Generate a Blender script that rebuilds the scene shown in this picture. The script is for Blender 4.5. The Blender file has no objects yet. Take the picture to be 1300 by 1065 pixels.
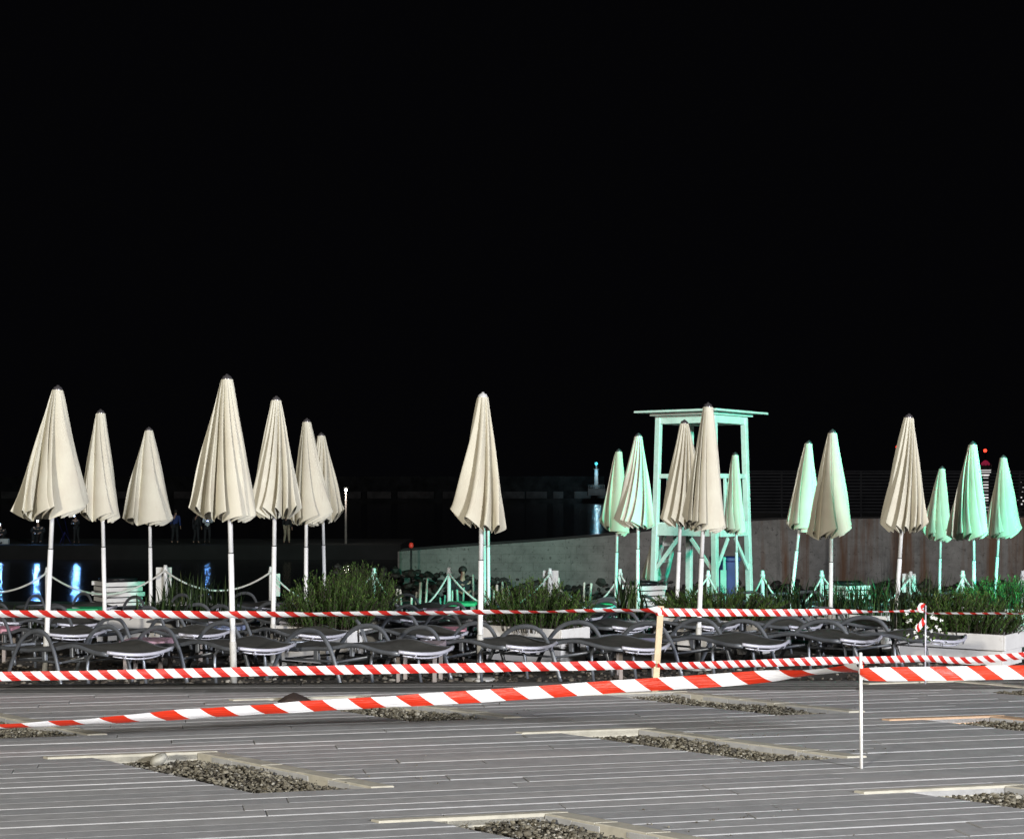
import bpy, bmesh, math, random
from mathutils import Vector, Matrix
R = math.radians
random.seed(7)
S = bpy.context.scene
COL = S.collection
F = 1976.0          # focal length in pixels of the 1300 px wide photograph
EYE = 1.55          # eye height above the deck
HZ = 625.0          # row of the horizon


def gz(y):
    """Height of the beach at distance y: it falls gently towards the sea."""
    if y < 12.9:
        return -0.10
    if y < 30:
        return -0.10 - 0.0263 * (y - 12.9)
    if y < 38:
        return -0.55 - 0.21 * (y - 30)
    return -2.23 - 0.05 * (y - 38)


def W(x, y, d):
    return Vector(((x - 650) * d / F, d, EYE - (y - HZ) * d / F))


def ground_dist(y, h=0.0):
    """Distance at which a point h above the beach shows on row y."""
    d = 13.0
    for _ in range(30):
        d = (EYE - gz(d) - h) * F / (y - HZ)
    return d


# ------------------------------------------------------------------ materials
def mat(name):
    m = bpy.data.materials.new(name)
    m.use_nodes = True
    nt = m.node_tree
    return m, nt, nt.nodes['Principled BSDF']


def node(nt, t, **kw):
    n = nt.nodes.new(t)
    for k, v in kw.items():
        if k in n.inputs:
            n.inputs[k].default_value = v
        else:
            setattr(n, k, v)
    return n


def ramp(nt, fac, stops):
    n = nt.nodes.new('ShaderNodeValToRGB')
    cr = n.color_ramp
    while len(cr.elements) < len(stops):
        cr.elements.new(0.5)
    for e, (p, c) in zip(cr.elements, stops):
        e.position = p
        e.color = (*c, 1) if len(c) == 3 else c
    nt.links.new(fac, n.inputs['Fac'])
    return n.outputs['Color']


def mixc(nt, fac, a, b, mode='MIX'):
    n = nt.nodes.new('ShaderNodeMix')
    n.data_type = 'RGBA'
    n.blend_type = mode
    for s, v in ((n.inputs[0], fac), (n.inputs[6], a), (n.inputs[7], b)):
        if hasattr(v, 'is_linked') or hasattr(v, 'links'):
            nt.links.new(v, s)
        else:
            s.default_value = v if not isinstance(v, tuple) else (*v, 1)[:4]
    return n.outputs[2]


def plain(name, c, rough=0.5, metal=0.0, var=0.25, scale=6.0, bump=0.0, bscale=60.0, dirt=None):
    """Base colour broken up by noise, optional dirt and bump."""
    m, nt, b = mat(name)
    tc = node(nt, 'ShaderNodeTexCoord')
    oi = node(nt, 'ShaderNodeObjectInfo')
    add = node(nt, 'ShaderNodeVectorMath', operation='ADD')
    sc = node(nt, 'ShaderNodeVectorMath', operation='SCALE')
    sc.inputs['Scale'].default_value = 17.0
    cmb = node(nt, 'ShaderNodeCombineXYZ')
    nt.links.new(oi.outputs['Random'], cmb.inputs[0])
    nt.links.new(oi.outputs['Random'], cmb.inputs[1])
    nt.links.new(cmb.outputs[0], sc.inputs[0])
    nt.links.new(tc.outputs['Object'], add.inputs[0])
    nt.links.new(sc.outputs[0], add.inputs[1])
    v = add.outputs[0]
    n1 = node(nt, 'ShaderNodeTexNoise', Scale=scale, Detail=6.0, Roughness=0.62)
    nt.links.new(v, n1.inputs['Vector'])
    lo = tuple(max(0, x * (1 - var)) for x in c)
    hi = tuple(min(1, x * (1 + var * 0.6)) for x in c)
    col = ramp(nt, n1.outputs['Fac'], [(0.32, lo), (0.68, hi)])
    if dirt:
        n2 = node(nt, 'ShaderNodeTexNoise', Scale=scale * 2.7, Detail=8.0, Roughness=0.7)
        nt.links.new(v, n2.inputs['Vector'])
        f = ramp(nt, n2.outputs['Fac'], [(0.55, (0, 0, 0)), (0.72, (0.7, 0.7, 0.7))])
        col = mixc(nt, f, col, dirt)
    nt.links.new(col, b.inputs['Base Color'])
    b.inputs['Roughness'].default_value = rough
    b.inputs['Metallic'].default_value = metal
    if bump:
        n3 = node(nt, 'ShaderNodeTexNoise', Scale=bscale, Detail=5.0)
        nt.links.new(v, n3.inputs['Vector'])
        bp = node(nt, 'ShaderNodeBump', Strength=bump, Distance=0.01)
        nt.links.new(n3.outputs['Fac'], bp.inputs['Height'])
        nt.links.new(bp.outputs[0], b.inputs['Normal'])
    return m


def glow(name, c, s):
    m, nt, b = mat(name)
    b.inputs['Base Color'].default_value = (*c, 1)
    b.inputs['Emission Color'].default_value = (*c, 1)
    b.inputs['Emission Strength'].default_value = s
    return m


def attr_mat(name, stops, rough=0.7, bump=0.0, bscale=80, spec=0.5, var=0.3, nscale=30):
    """Colour by the per-piece 'tone' attribute (each stone, board or leaf has its own)."""
    m, nt, b = mat(name)
    a = node(nt, 'ShaderNodeAttribute', attribute_name='tone')
    col = ramp(nt, a.outputs['Fac'], stops)
    tc = node(nt, 'ShaderNodeTexCoord')
    n1 = node(nt, 'ShaderNodeTexNoise', Scale=nscale, Detail=6.0, Roughness=0.65)
    nt.links.new(tc.outputs['Object'], n1.inputs['Vector'])
    f = ramp(nt, n1.outputs['Fac'], [(0.3, (1 - var,) * 3), (0.7, (1 + var * .3,) * 3)])
    col = mixc(nt, 1.0, col, f, 'MULTIPLY')
    nt.links.new(col, b.inputs['Base Color'])
    b.inputs['Roughness'].default_value = rough
    b.inputs['Specular IOR Level'].default_value = spec
    if bump:
        n3 = node(nt, 'ShaderNodeTexNoise', Scale=bscale, Detail=4.0)
        nt.links.new(tc.outputs['Object'], n3.inputs['Vector'])
        bp = node(nt, 'ShaderNodeBump', Strength=bump, Distance=0.01)
        nt.links.new(n3.outputs['Fac'], bp.inputs['Height'])
        nt.links.new(bp.outputs[0], b.inputs['Normal'])
    return m


def fabric_mat():
    m, nt, b = mat('cream_canvas')
    tc = node(nt, 'ShaderNodeTexCoord')
    oi = node(nt, 'ShaderNodeObjectInfo')
    n1 = node(nt, 'ShaderNodeTexNoise', Scale=2.6, Detail=7.0, Roughness=0.6)
    nt.links.new(tc.outputs['Object'], n1.inputs['Vector'])
    col = ramp(nt, n1.outputs['Fac'], [(0.3, (0.55, 0.515, 0.435)), (0.55, (0.60, 0.58, 0.49)), (0.8, (0.635, 0.615, 0.54))])
    mp = node(nt, 'ShaderNodeMapping')
    mp.inputs['Scale'].default_value = (9, 9, 1.2)
    nt.links.new(tc.outputs['Object'], mp.inputs['Vector'])
    n2 = node(nt, 'ShaderNodeTexNoise', Scale=2.0, Detail=8.0, Roughness=0.7)
    nt.links.new(mp.outputs[0], n2.inputs['Vector'])
    f = ramp(nt, n2.outputs['Fac'], [(0.56, (0, 0, 0)), (0.8, (0.45, 0.45, 0.45))])
    col = mixc(nt, f, col, (0.45, 0.405, 0.32))
    g = ramp(nt, oi.outputs['Random'], [(0.0, (0.90, 0.88, 0.84)), (1.0, (1.0, 1.0, 1.0))])
    col = mixc(nt, 1.0, col, g, 'MULTIPLY')
    nt.links.new(col, b.inputs['Base Color'])
    b.inputs['Roughness'].default_value = 0.85
    b.inputs['Specular IOR Level'].default_value = 0.2
    n3 = node(nt, 'ShaderNodeTexNoise', Scale=14, Detail=6.0)
    nt.links.new(tc.outputs['Object'], n3.inputs['Vector'])
    bp = node(nt, 'ShaderNodeBump', Strength=0.22, Distance=0.012)
    nt.links.new(n3.outputs['Fac'], bp.inputs['Height'])
    nt.links.new(bp.outputs[0], b.inputs['Normal'])
    return m


def tape_mat(name, period, red, duty=0.5, slant=1.0, crease=0.0):
    m, nt, b = mat(name)
    uv = node(nt, 'ShaderNodeUVMap')
    sp = node(nt, 'ShaderNodeSeparateXYZ')
    nt.links.new(uv.outputs[0], sp.inputs[0])
    k = node(nt, 'ShaderNodeMath', operation='MULTIPLY_ADD')
    nt.links.new(sp.outputs[1], k.inputs[0])
    k.inputs[1].default_value = slant
    nt.links.new(sp.outputs[0], k.inputs[2])
    dv = node(nt, 'ShaderNodeMath', operation='DIVIDE')
    nt.links.new(k.outputs[0], dv.inputs[0])
    dv.inputs[1].default_value = period
    fr = node(nt, 'ShaderNodeMath', operation='FRACT')
    nt.links.new(dv.outputs[0], fr.inputs[0])
    lt = node(nt, 'ShaderNodeMath', operation='LESS_THAN')
    nt.links.new(fr.outputs[0], lt.inputs[0])
    lt.inputs[1].default_value = duty
    mp = node(nt, 'ShaderNodeMapping')
    mp.inputs['Scale'].default_value = (1.4, 40, 1)
    nt.links.new(uv.outputs[0], mp.inputs['Vector'])
    n1 = node(nt, 'ShaderNodeTexNoise', Scale=3.0, Detail=4.0)
    nt.links.new(mp.outputs[0], n1.inputs['Vector'])
    rc = ramp(nt, n1.outputs['Fac'], [(0.3, tuple(x * .8 for x in red)), (0.62, red), (0.74, tuple(min(1, x * 1.25 + .1) for x in red))])
    wc = ramp(nt, n1.outputs['Fac'], [(0.3, (0.68, 0.68, 0.7)), (0.6, (0.82, 0.82, 0.83))])
    nt.links.new(mixc(nt, lt.outputs[0], wc, rc), b.inputs['Base Color'])
    b.inputs['Roughness'].default_value = 0.35
    bp = node(nt, 'ShaderNodeBump', Strength=0.5, Distance=0.01)
    nt.links.new(n1.outputs['Fac'], bp.inputs['Height'])
    nt.links.new(bp.outputs[0], b.inputs['Normal'])
    return m


def wall_mat():
    m, nt, b = mat('stained_concrete')
    tc = node(nt, 'ShaderNodeTexCoord')
    sp = node(nt, 'ShaderNodeSeparateXYZ')
    nt.links.new(tc.outputs['Object'], sp.inputs[0])
    cb = node(nt, 'ShaderNodeCombineXYZ')
    nt.links.new(sp.outputs[0], cb.inputs[0])
    nt.links.new(sp.outputs[2], cb.inputs[1])
    br = node(nt, 'ShaderNodeTexBrick', Scale=1.0)
    br.inputs['Brick Width'].default_value = 0.62
    br.inputs['Row Height'].default_value = 0.24
    br.inputs['Mortar Size'].default_value = 0.012
    br.inputs['Color1'].default_value = (0.13, 0.13, 0.133, 1)
    br.inputs['Color2'].default_value = (0.175, 0.175, 0.175, 1)
    br.inputs['Mortar'].default_value = (0.07, 0.07, 0.07, 1)
    nt.links.new(cb.outputs[0], br.inputs['Vector'])
    n1 = node(nt, 'ShaderNodeTexNoise', Scale=1.3, Detail=9.0, Roughness=0.72)
    nt.links.new(tc.outputs['Object'], n1.inputs['Vector'])
    con = ramp(nt, n1.outputs['Fac'], [(0.3, (0.075, 0.07, 0.064)), (0.5, (0.16, 0.154, 0.143)), (0.75, (0.25, 0.243, 0.23))])
    fbr = node(nt, 'ShaderNodeMapRange')
    fbr.inputs[1].default_value = 1.0
    fbr.inputs[2].default_value = 6.5
    fbr.inputs[3].default_value = 0.30
    fbr.inputs[4].default_value = 0.12
    nt.links.new(sp.outputs[0], fbr.inputs[0])
    col = mixc(nt, fbr.outputs[0], con, br.outputs['Color'])
    # paint flaking in small dark bites
    n2 = node(nt, 'ShaderNodeTexNoise', Scale=7.0, Detail=8.0, Roughness=0.75)
    nt.links.new(tc.outputs['Object'], n2.inputs['Vector'])
    f2 = ramp(nt, n2.outputs['Fac'], [(0.56, (0, 0, 0)), (0.64, (0.85, 0.85, 0.85))])
    col = mixc(nt, f2, col, (0.035, 0.033, 0.03))
    # vertical rust and damp streaks
    mp = node(nt, 'ShaderNodeMapping')
    mp.inputs['Scale'].default_value = (1.0, 1.0, 0.06)
    nt.links.new(tc.outputs['Object'], mp.inputs['Vector'])
    n3 = node(nt, 'ShaderNodeTexNoise', Scale=1.25, Detail=6.0, Roughness=0.65)
    nt.links.new(mp.outputs[0], n3.inputs['Vector'])
    f3 = ramp(nt, n3.outputs['Fac'], [(0.49, (0, 0, 0)), (0.60, (1, 1, 1))])
    fr = node(nt, 'ShaderNodeMapRange')
    fr.inputs[1].default_value = 5.6
    fr.inputs[2].default_value = 6.8
    fr.inputs[3].default_value = 0.0
    fr.inputs[4].default_value = 0.9
    nt.links.new(sp.outputs[0], fr.inputs[0])
    mm = node(nt, 'ShaderNodeMath', operation='MULTIPLY')
    nt.links.new(f3, mm.inputs[0])
    nt.links.new(fr.outputs[0], mm.inputs[1])
    col = mixc(nt, mm.outputs[0], col, (0.10, 0.046, 0.02))
    n4 = node(nt, 'ShaderNodeTexNoise', Scale=2.1, Detail=6.0, Roughness=0.7)
    nt.links.new(mp.outputs[0], n4.inputs['Vector'])
    f4 = ramp(nt, n4.outputs['Fac'], [(0.57, (0, 0, 0)), (0.68, (0.75, 0.75, 0.75))])
    col = mixc(nt, f4, col, (0.03, 0.03, 0.03))
    nt.links.new(col, b.inputs['Base Color'])
    b.inputs['Roughness'].default_value = 0.9
    bp = node(nt, 'ShaderNodeBump', Strength=0.6, Distance=0.03)
    nt.links.new(n2.outputs['Fac'], bp.inputs['Height'])
    nt.links.new(bp.outputs[0], b.inputs['Normal'])
    return m


def sea_mat():
    m, nt, b = mat('night_sea')
    b.inputs['Base Color'].default_value = (0.004, 0.006, 0.009, 1)
    b.inputs['Roughness'].default_value = 0.08
    tc = node(nt, 'ShaderNodeTexCoord')
    mp = node(nt, 'ShaderNodeMapping')
    mp.inputs['Scale'].default_value = (0.16, 1.5, 1)
    nt.links.new(tc.outputs['Object'], mp.inputs['Vector'])
    n1 = node(nt, 'ShaderNodeTexNoise', Scale=1.5, Detail=5.0, Roughness=0.6)
    nt.links.new(mp.outputs[0], n1.inputs['Vector'])
    bp = node(nt, 'ShaderNodeBump', Strength=0.6, Distance=0.10)
    nt.links.new(n1.outputs['Fac'], bp.inputs['Height'])
    nt.links.new(bp.outputs[0], b.inputs['Normal'])
    return m


M = {}
M['canvas'] = fabric_mat()
M['pole'] = plain('white_pole_paint', (0.82, 0.82, 0.82), 0.35, 0, 0.07, 5, dirt=(0.62, 0.61, 0.57))
M['basem'] = plain('dusty_pole_base', (0.52, 0.51, 0.48), 0.6, 0, 0.3, 8, dirt=(0.25, 0.23, 0.2))
M['seam'] = plain('dark_joint', (0.08, 0.08, 0.08), 0.5)
M['cap'] = plain('grey_cap', (0.16, 0.15, 0.16), 0.25, 0.6)
M['capw'] = plain('white_cap', (0.62, 0.62, 0.62), 0.3, 0.1)
M['frame'] = plain('lounger_metal', (0.23, 0.25, 0.285), 0.36, 0.5, 0.18, 9)
M['bar'] = plain('pale_metal_bar', (0.56, 0.56, 0.64), 0.36, 0.15, 0.12, 9)  # lounger metal lightened: light caught by the foot bars is in the colour
M['sling'] = plain('dark_sling', (0.072, 0.071, 0.065), 0.75, 0, 0.35, 9, bump=0.3, bscale=220)
M['plank'] = attr_mat('deck_board', [(0, (0.35, 0.357, 0.362)), (0.5, (0.39, 0.395, 0.397)), (0.9, (0.42, 0.42, 0.417)), (1, (0.47, 0.47, 0.462))], 0.6, 0.10, 120, 0.35, 0.2, 9)
M['border'] = attr_mat('border_board', [(0, (0.13, 0.13, 0.125)), (1, (0.21, 0.205, 0.20))], 0.6, 0.2, 90, 0.4, 0.3, 9)
M['kerb'] = plain('pale_kerb_board', (0.44, 0.42, 0.35), 0.7, 0, 0.22, 9, dirt=(0.36, 0.34, 0.27))
M['stone'] = attr_mat('grey_gravel', [(0, (0.05, 0.044, 0.032)), (0.5, (0.14, 0.125, 0.09)), (0.88, (0.24, 0.22, 0.165)), (1, (0.45, 0.43, 0.37))], 0.85, 0.3, 160)
M['pebble'] = attr_mat('beach_pebble', [(0, (0.03, 0.026, 0.022)), (0.6, (0.085, 0.07, 0.055)), (0.92, (0.17, 0.15, 0.12)), (1, (0.4, 0.38, 0.34))], 0.85, 0.3, 160)
M['ground'] = plain('dark_beach', (0.055, 0.048, 0.04), 0.95, 0, 0.5, 14, bump=0.8, bscale=40)
M['wood'] = plain('pale_lath', (0.62, 0.50, 0.33), 0.7, 0, 0.2, 12, dirt=(0.42, 0.32, 0.2))
M['rod'] = plain('white_rod', (0.8, 0.8, 0.78), 0.4, 0, 0.1)
M['paintw'] = plain('white_timber', (0.70, 0.70, 0.68), 0.55, 0, 0.14, 5, dirt=(0.45, 0.42, 0.36))
M['planter'] = plain('white_board', (0.72, 0.71, 0.70), 0.55, 0, 0.10, 4, dirt=(0.5, 0.47, 0.42))
M['soil'] = plain('soil', (0.035, 0.028, 0.02), 0.95, bump=0.5)
M['liner'] = plain('black_liner', (0.012, 0.012, 0.014), 0.3, bump=0.4, bscale=20)
M['rope'] = plain('white_rope', (0.66, 0.65, 0.62), 0.8, 0, 0.2, 30)
M['stake'] = plain('bleached_stake', (0.74, 0.72, 0.63), 0.75, 0, 0.2, 14, dirt=(0.5, 0.46, 0.38))
M['tleg'] = plain('table_leg', (0.30, 0.26, 0.24), 0.6, 0, 0.2, 9)
M['leaf'] = attr_mat('needle_leaf', [(0, (0.016, 0.034, 0.010)), (0.5, (0.05, 0.10, 0.022)), (0.85, (0.09, 0.165, 0.035)), (1, (0.17, 0.22, 0.06))], 0.55, 0, 80, 0.3, 0.2)
M['strap'] = attr_mat('strap_leaf', [(0, (0.010, 0.018, 0.008)), (0.6, (0.026, 0.05, 0.016)), (0.95, (0.06, 0.10, 0.03)), (1, (0.14, 0.15, 0.06))], 0.5, 0, 80, 0.3, 0.2)
M['flower'] = plain('white_petal', (0.78, 0.80, 0.76), 0.6)
M['wall'] = wall_mat()
M['rock'] = attr_mat('wet_rock', [(0, (0.012, 0.011, 0.01)), (1, (0.045, 0.04, 0.035))], 0.7, 0.5, 20)
M['quay'] = plain('dark_quay', (0.012, 0.012, 0.012), 0.9, 0, 0.4, 0.8)
M['mole'] = plain('mole_concrete', (0.03, 0.03, 0.03), 0.9, 0, 0.4, 0.8)
M['pier'] = plain('breakwater_concrete', (0.32, 0.30, 0.29), 0.9, 0, 0.5, 0.25)
M['pierlow'] = plain('breakwater_rock', (0.10, 0.10, 0.10), 0.9, 0, 0.6, 0.3)
M['fence'] = plain('dark_fence', (0.012, 0.012, 0.013), 0.95, 0, 0.3, 3)
M['fence'].node_tree.nodes['Principled BSDF'].inputs['Specular IOR Level'].default_value = 0.1
M['sea'] = sea_mat()
M['bluebox'] = plain('blue_plastic', (0.016, 0.016, 0.14), 0.5)
M['black'] = plain('black_paint', (0.02, 0.02, 0.02), 0.6)
M['skin'] = plain('skin', (0.42, 0.25, 0.19), 0.6)
M['hair'] = plain('dark_hair', (0.02, 0.016, 0.014), 0.7)
M['darkcloth'] = plain('dark_cloth', (0.02, 0.02, 0.024), 0.9)
M['bluecloth'] = plain('blue_cloth', (0.03, 0.05, 0.19), 0.9)
M['whitecloth'] = plain('white_cloth', (0.6, 0.62, 0.66), 0.9)
M['beigecloth'] = plain('beige_cloth', (0.40, 0.33, 0.24), 0.9)
TAPE_RED = (0.58, 0.025, 0.018)

# ------------------------------------------------------------------ mesh kit


class MB:
    def __init__(self):
        self.v, self.f, self.t, self.uv, self.sm = [], [], [], {}, []
        self.tone = 0.5

    def add(self, vs, fs, smooth=False):
        o = len(self.v)
        self.v += [tuple(p) for p in vs]
        for f in fs:
            self.f.append(tuple(i + o for i in f))
            self.t.append(self.tone)
            self.sm.append(smooth)

    def box(self, c, s, rot=None, bev=0.0):
        """Box of size s centred at c, optional Matrix rot, chamfered edges."""
        hx, hy, hz = (k / 2 for k in s)
        if bev:
            bm = bmesh.new()
            bmesh.ops.create_cube(bm, size=1)
            bmesh.ops.scale(bm, vec=s, verts=bm.verts)
            bmesh.ops.bevel(bm, geom=list(bm.edges), offset=min(bev, min(s) * .4), segments=1, affect='EDGES')
            bm.verts.ensure_lookup_table()
            vs = [v.co.copy() for v in bm.verts]
            fs = [[v.index for v in f.verts] for f in bm.faces]
            bm.free()
        else:
            vs = [Vector((x, y, z)) for z in (-hz, hz) for y in (-hy, hy) for x in (-hx, hx)]
            fs = [(0, 2, 3, 1), (4, 5, 7, 6), (0, 1, 5, 4), (2, 6, 7, 3), (0, 4, 6, 2), (1, 3, 7, 5)]
        c = Vector(c)
        self.add([(rot @ v if rot else v) + c for v in vs], fs)

    def beam(self, a, b, w, h, up=(0, 0, 1), bev=0.0):
        a, b = Vector(a), Vector(b)
        d = b - a
        z = d.normalized()
        u = Vector(up)
        x = u.cross(z)
        if x.length < 1e-4:
            x = Vector((1, 0, 0))
        x.normalize()
        y = z.cross(x)
        rot = Matrix((x, y, z)).transposed()
        self.box((a + b) / 2, (w, h, d.length), rot, bev)

    def tube(self, pts, r, n=8, cap=True, flat=None):
        pts = [Vector(p) for p in pts]
        rs = r if isinstance(r, (list, tuple)) else [r] * len(pts)
        rings, prev = [], None
        for i, p in enumerate(pts):
            t = (pts[min(i + 1, len(pts) - 1)] - pts[max(i - 1, 0)]).normalized()
            if prev is None:
                ref = Vector((0, 0, 1)) if abs(t.z) < 0.9 else Vector((1, 0, 0))
                x = ref.cross(t).normalized()
            else:
                x = (prev - t * prev.dot(t)).normalized()
            prev = x
            y = t.cross(x)
            fx, fy = flat or (1, 1)
            rings.append([p + (x * math.cos(2 * math.pi * k / n) * fx + y * math.sin(2 * math.pi * k / n) * fy) * rs[i] for k in range(n)])
        vs = [v for rg in rings for v in rg]
        fs = []
        for i in range(len(pts) - 1):
            for k in range(n):
                a, b = i * n + k, i * n + (k + 1) % n
                fs.append((a, b, b + n, a + n))
        self.add(vs, fs, True)
        if cap:
            o = len(self.v) - len(vs)
            for ring in (range(n - 1, -1, -1), range((len(pts) - 1) * n, len(pts) * n)):
                self.f.append(tuple(o + k for k in ring))
                self.t.append(self.tone)
                self.sm.append(False)

    def lathe(self, prof, n=16, c=(0, 0, 0)):
        c = Vector(c)
        vs = [c + Vector((r * math.cos(2 * math.pi * k / n), r * math.sin(2 * math.pi * k / n), z)) for r, z in prof for k in range(n)]
        fs = [(i * n + k, i * n + (k + 1) % n, (i + 1) * n + (k + 1) % n, (i + 1) * n + k) for i in range(len(prof) - 1) for k in range(n)]
        self.add(vs, fs, True)

    def build(self, name, m, parent=None, loc=None):
        me = bpy.data.meshes.new(name)
        me.from_pydata(self.v, [], self.f)
        me.polygons.foreach_set('use_smooth', self.sm)
        at = me.attributes.new('tone', 'FLOAT', 'FACE')
        at.data.foreach_set('value', self.t)
        if self.uv:
            ul = me.uv_layers.new(name='UVMap')
            for li, l in enumerate(me.loops):
                ul.data[li].uv = self.uv[l.vertex_index]
        me.update()
        me.materials.append(m)
        o = bpy.data.objects.new(name, me)
        COL.objects.link(o)
        if parent:
            o.parent = parent
        if loc is not None:
            o.location = loc
        return o


ICO = None


def ico_base():
    global ICO
    if ICO is None:
        bm = bmesh.new()
        bmesh.ops.create_icosphere(bm, subdivisions=2, radius=1)
        bm.verts.ensure_lookup_table()
        a = ([v.co.copy() for v in bm.verts], [[v.index for v in f.verts] for f in bm.faces])
        bm.free()
        bm = bmesh.new()
        bmesh.ops.create_icosphere(bm, subdivisions=1, radius=1)
        bm.verts.ensure_lookup_table()
        b = ([v.co.copy() for v in bm.verts], [[v.index for v in f.verts] for f in bm.faces])
        bm.free()
        ICO = (b, a)
    return ICO


def stone(mb, p, r, rng, fine=0, flat=0.6, smooth=False):
    vs, fs = ico_base()[fine]
    rot = Matrix.Rotation(rng.random() * 6.28, 3, 'Z') @ Matrix.Rotation(rng.uniform(-.6, .6), 3, 'X')
    sx, sy, sz = r * rng.uniform(.75, 1.35), r * rng.uniform(.7, 1.1), r * flat * rng.uniform(.7, 1.2)
    mb.tone = rng.random()
    mb.add([Vector(p) + rot @ Vector((v.x * sx, v.y * sy, v.z * sz)) * rng.uniform(.82, 1.12) for v in vs], fs, smooth)


def tag(o, label=None, cat=None, group=None, kind=None):
    if label:
        o['label'] = label
    if cat:
        o['category'] = cat
    if group:
        o['group'] = group
    if kind:
        o['kind'] = kind
    return o


def empty(name, loc, label, cat, group=None, rz=0.0):
    o = bpy.data.objects.new(name, None)
    COL.objects.link(o)
    o.location = loc
    o.rotation_euler = (0, 0, rz)
    o.empty_display_size = 0.2
    return tag(o, label, cat, group)


def copy_thing(root):
    c = root.copy()
    COL.objects.link(c)
    for ch in [k for k in root.children]:
        d = ch.copy()
        COL.objects.link(d)
        d.parent = c
        for g in [k for k in ch.children]:
            e = g.copy()
            COL.objects.link(e)
            e.parent = d
    return c


ORD = ['first', 'second', 'third', 'fourth', 'fifth', 'sixth', 'seventh', 'eighth', 'ninth', 'tenth', 'eleventh', 'twelfth',
       'thirteenth', 'fourteenth', 'fifteenth', 'sixteenth', 'seventeenth', 'eighteenth', 'nineteenth', 'twentieth']

# ------------------------------------------------------------------ ground, sea
mb = MB()
ys = [-40, 0, 6, 10, 12.9, 16, 20, 25, 30, 32, 34, 36, 38, 60, 700, 2500]
xs = [-1500, -60, -20, -10, 0, 10, 20, 60, 1500]
vs = [(x, y, gz(y)) for y in ys for x in xs]
nx = len(xs)
fs = [(j * nx + i, j * nx + i + 1, (j + 1) * nx + i + 1, (j + 1) * nx + i) for j in range(len(ys) - 1) for i in range(nx - 1)]
mb.add(vs, fs, True)
tag(mb.build('ground', M['ground']), 'dark pebbly beach sloping down to the sea', 'beach', kind='structure')
SEA = -1.9
mb = MB()
mb.add([(-2500, 33, SEA), (2500, 33, SEA), (2500, 2500, SEA), (-2500, 2500, SEA)], [(0, 1, 2, 3)])
tag(mb.build('sea', M['sea']), 'black night sea with blue and teal light streaks', 'sea', kind='structure')

# ------------------------------------------------------------------ deck
PHI = R(13)
CU, SU = math.cos(PHI), math.sin(PHI)


def uv2w(u, v):
    return (u * CU - v * SU, u * SU + v * CU)


def w2uv(x, y):
    return (x * CU + y * SU, -x * SU + y * CU)


PW = 0.145
DV, DU = -round(1.35 / PW) * PW, 0.86
pits = []
for (bx, by), ln in (((-3.84, 11.0), .6), ((-1.19, 11.8), .66), ((1.24, 12.05), .55), ((3.62, 12.72), .5),
                     ((-1.88, 9.28), .6), ((.84, 10.1), .53), ((3.30, 10.70), .5),
                     ((-2.57, 6.80), .55), ((.15, 7.50), .55), ((2.60, 8.15), .55), ((5.8, 11.3), .5), ((-4.5, 8.5), .55)):
    u, v = w2uv(bx, by)
    v = round(v / PW) * PW
    pits.append((u - ln, u, v))


def edge_y(x):
    return 12.76 + 0.035 * x


def clip(poly, fn):
    out = []
    for i in range(len(poly)):
        a, b = poly[i], poly[(i + 1) % len(poly)]
        da, db = fn(a), fn(b)
        if da >= 0:
            out.append(a)
        if (da >= 0) != (db >= 0):
            t = da / (da - db)
            out.append((a[0] + (b[0] - a[0]) * t, a[1] + (b[1] - a[1]) * t))
    return out


def inset(poly, e):
    n = len(poly)
    out = []
    for i in range(n):
        p0, p1, p2 = Vector(poly[i - 1]), Vector(poly[i]), Vector(poly[(i + 1) % n])
        d1, d2 = (p1 - p0), (p2 - p1)
        if d1.length < 1e-5 or d2.length < 1e-5:
            out.append(tuple(p1))
            continue
        d1.normalize()
        d2.normalize()
        n1, n2 = Vector((-d1.y, d1.x)), Vector((-d2.y, d2.x))
        k = n1 + n2
        q = k.length_squared
        out.append(tuple(p1 + k * (2 * e / q) if q > .3 else p1 + n1 * e))
    return out


def slab(mb, poly, ztop, thick, bev):
    """Board from a counter-clockwise outline with chamfered top arris."""
    n = len(poly)
    ins = inset(poly, bev)
    vs = [(*p, ztop) for p in ins] + [(*p, ztop - bev) for p in poly] + [(*p, ztop - thick) for p in poly]
    fs = [tuple(range(n))]
    for a in (0, n):
        for i in range(n):
            fs.append((a + (i + 1) % n, a + i, a + n + i, a + n + (i + 1) % n))
    mb.add(vs, fs)


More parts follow.
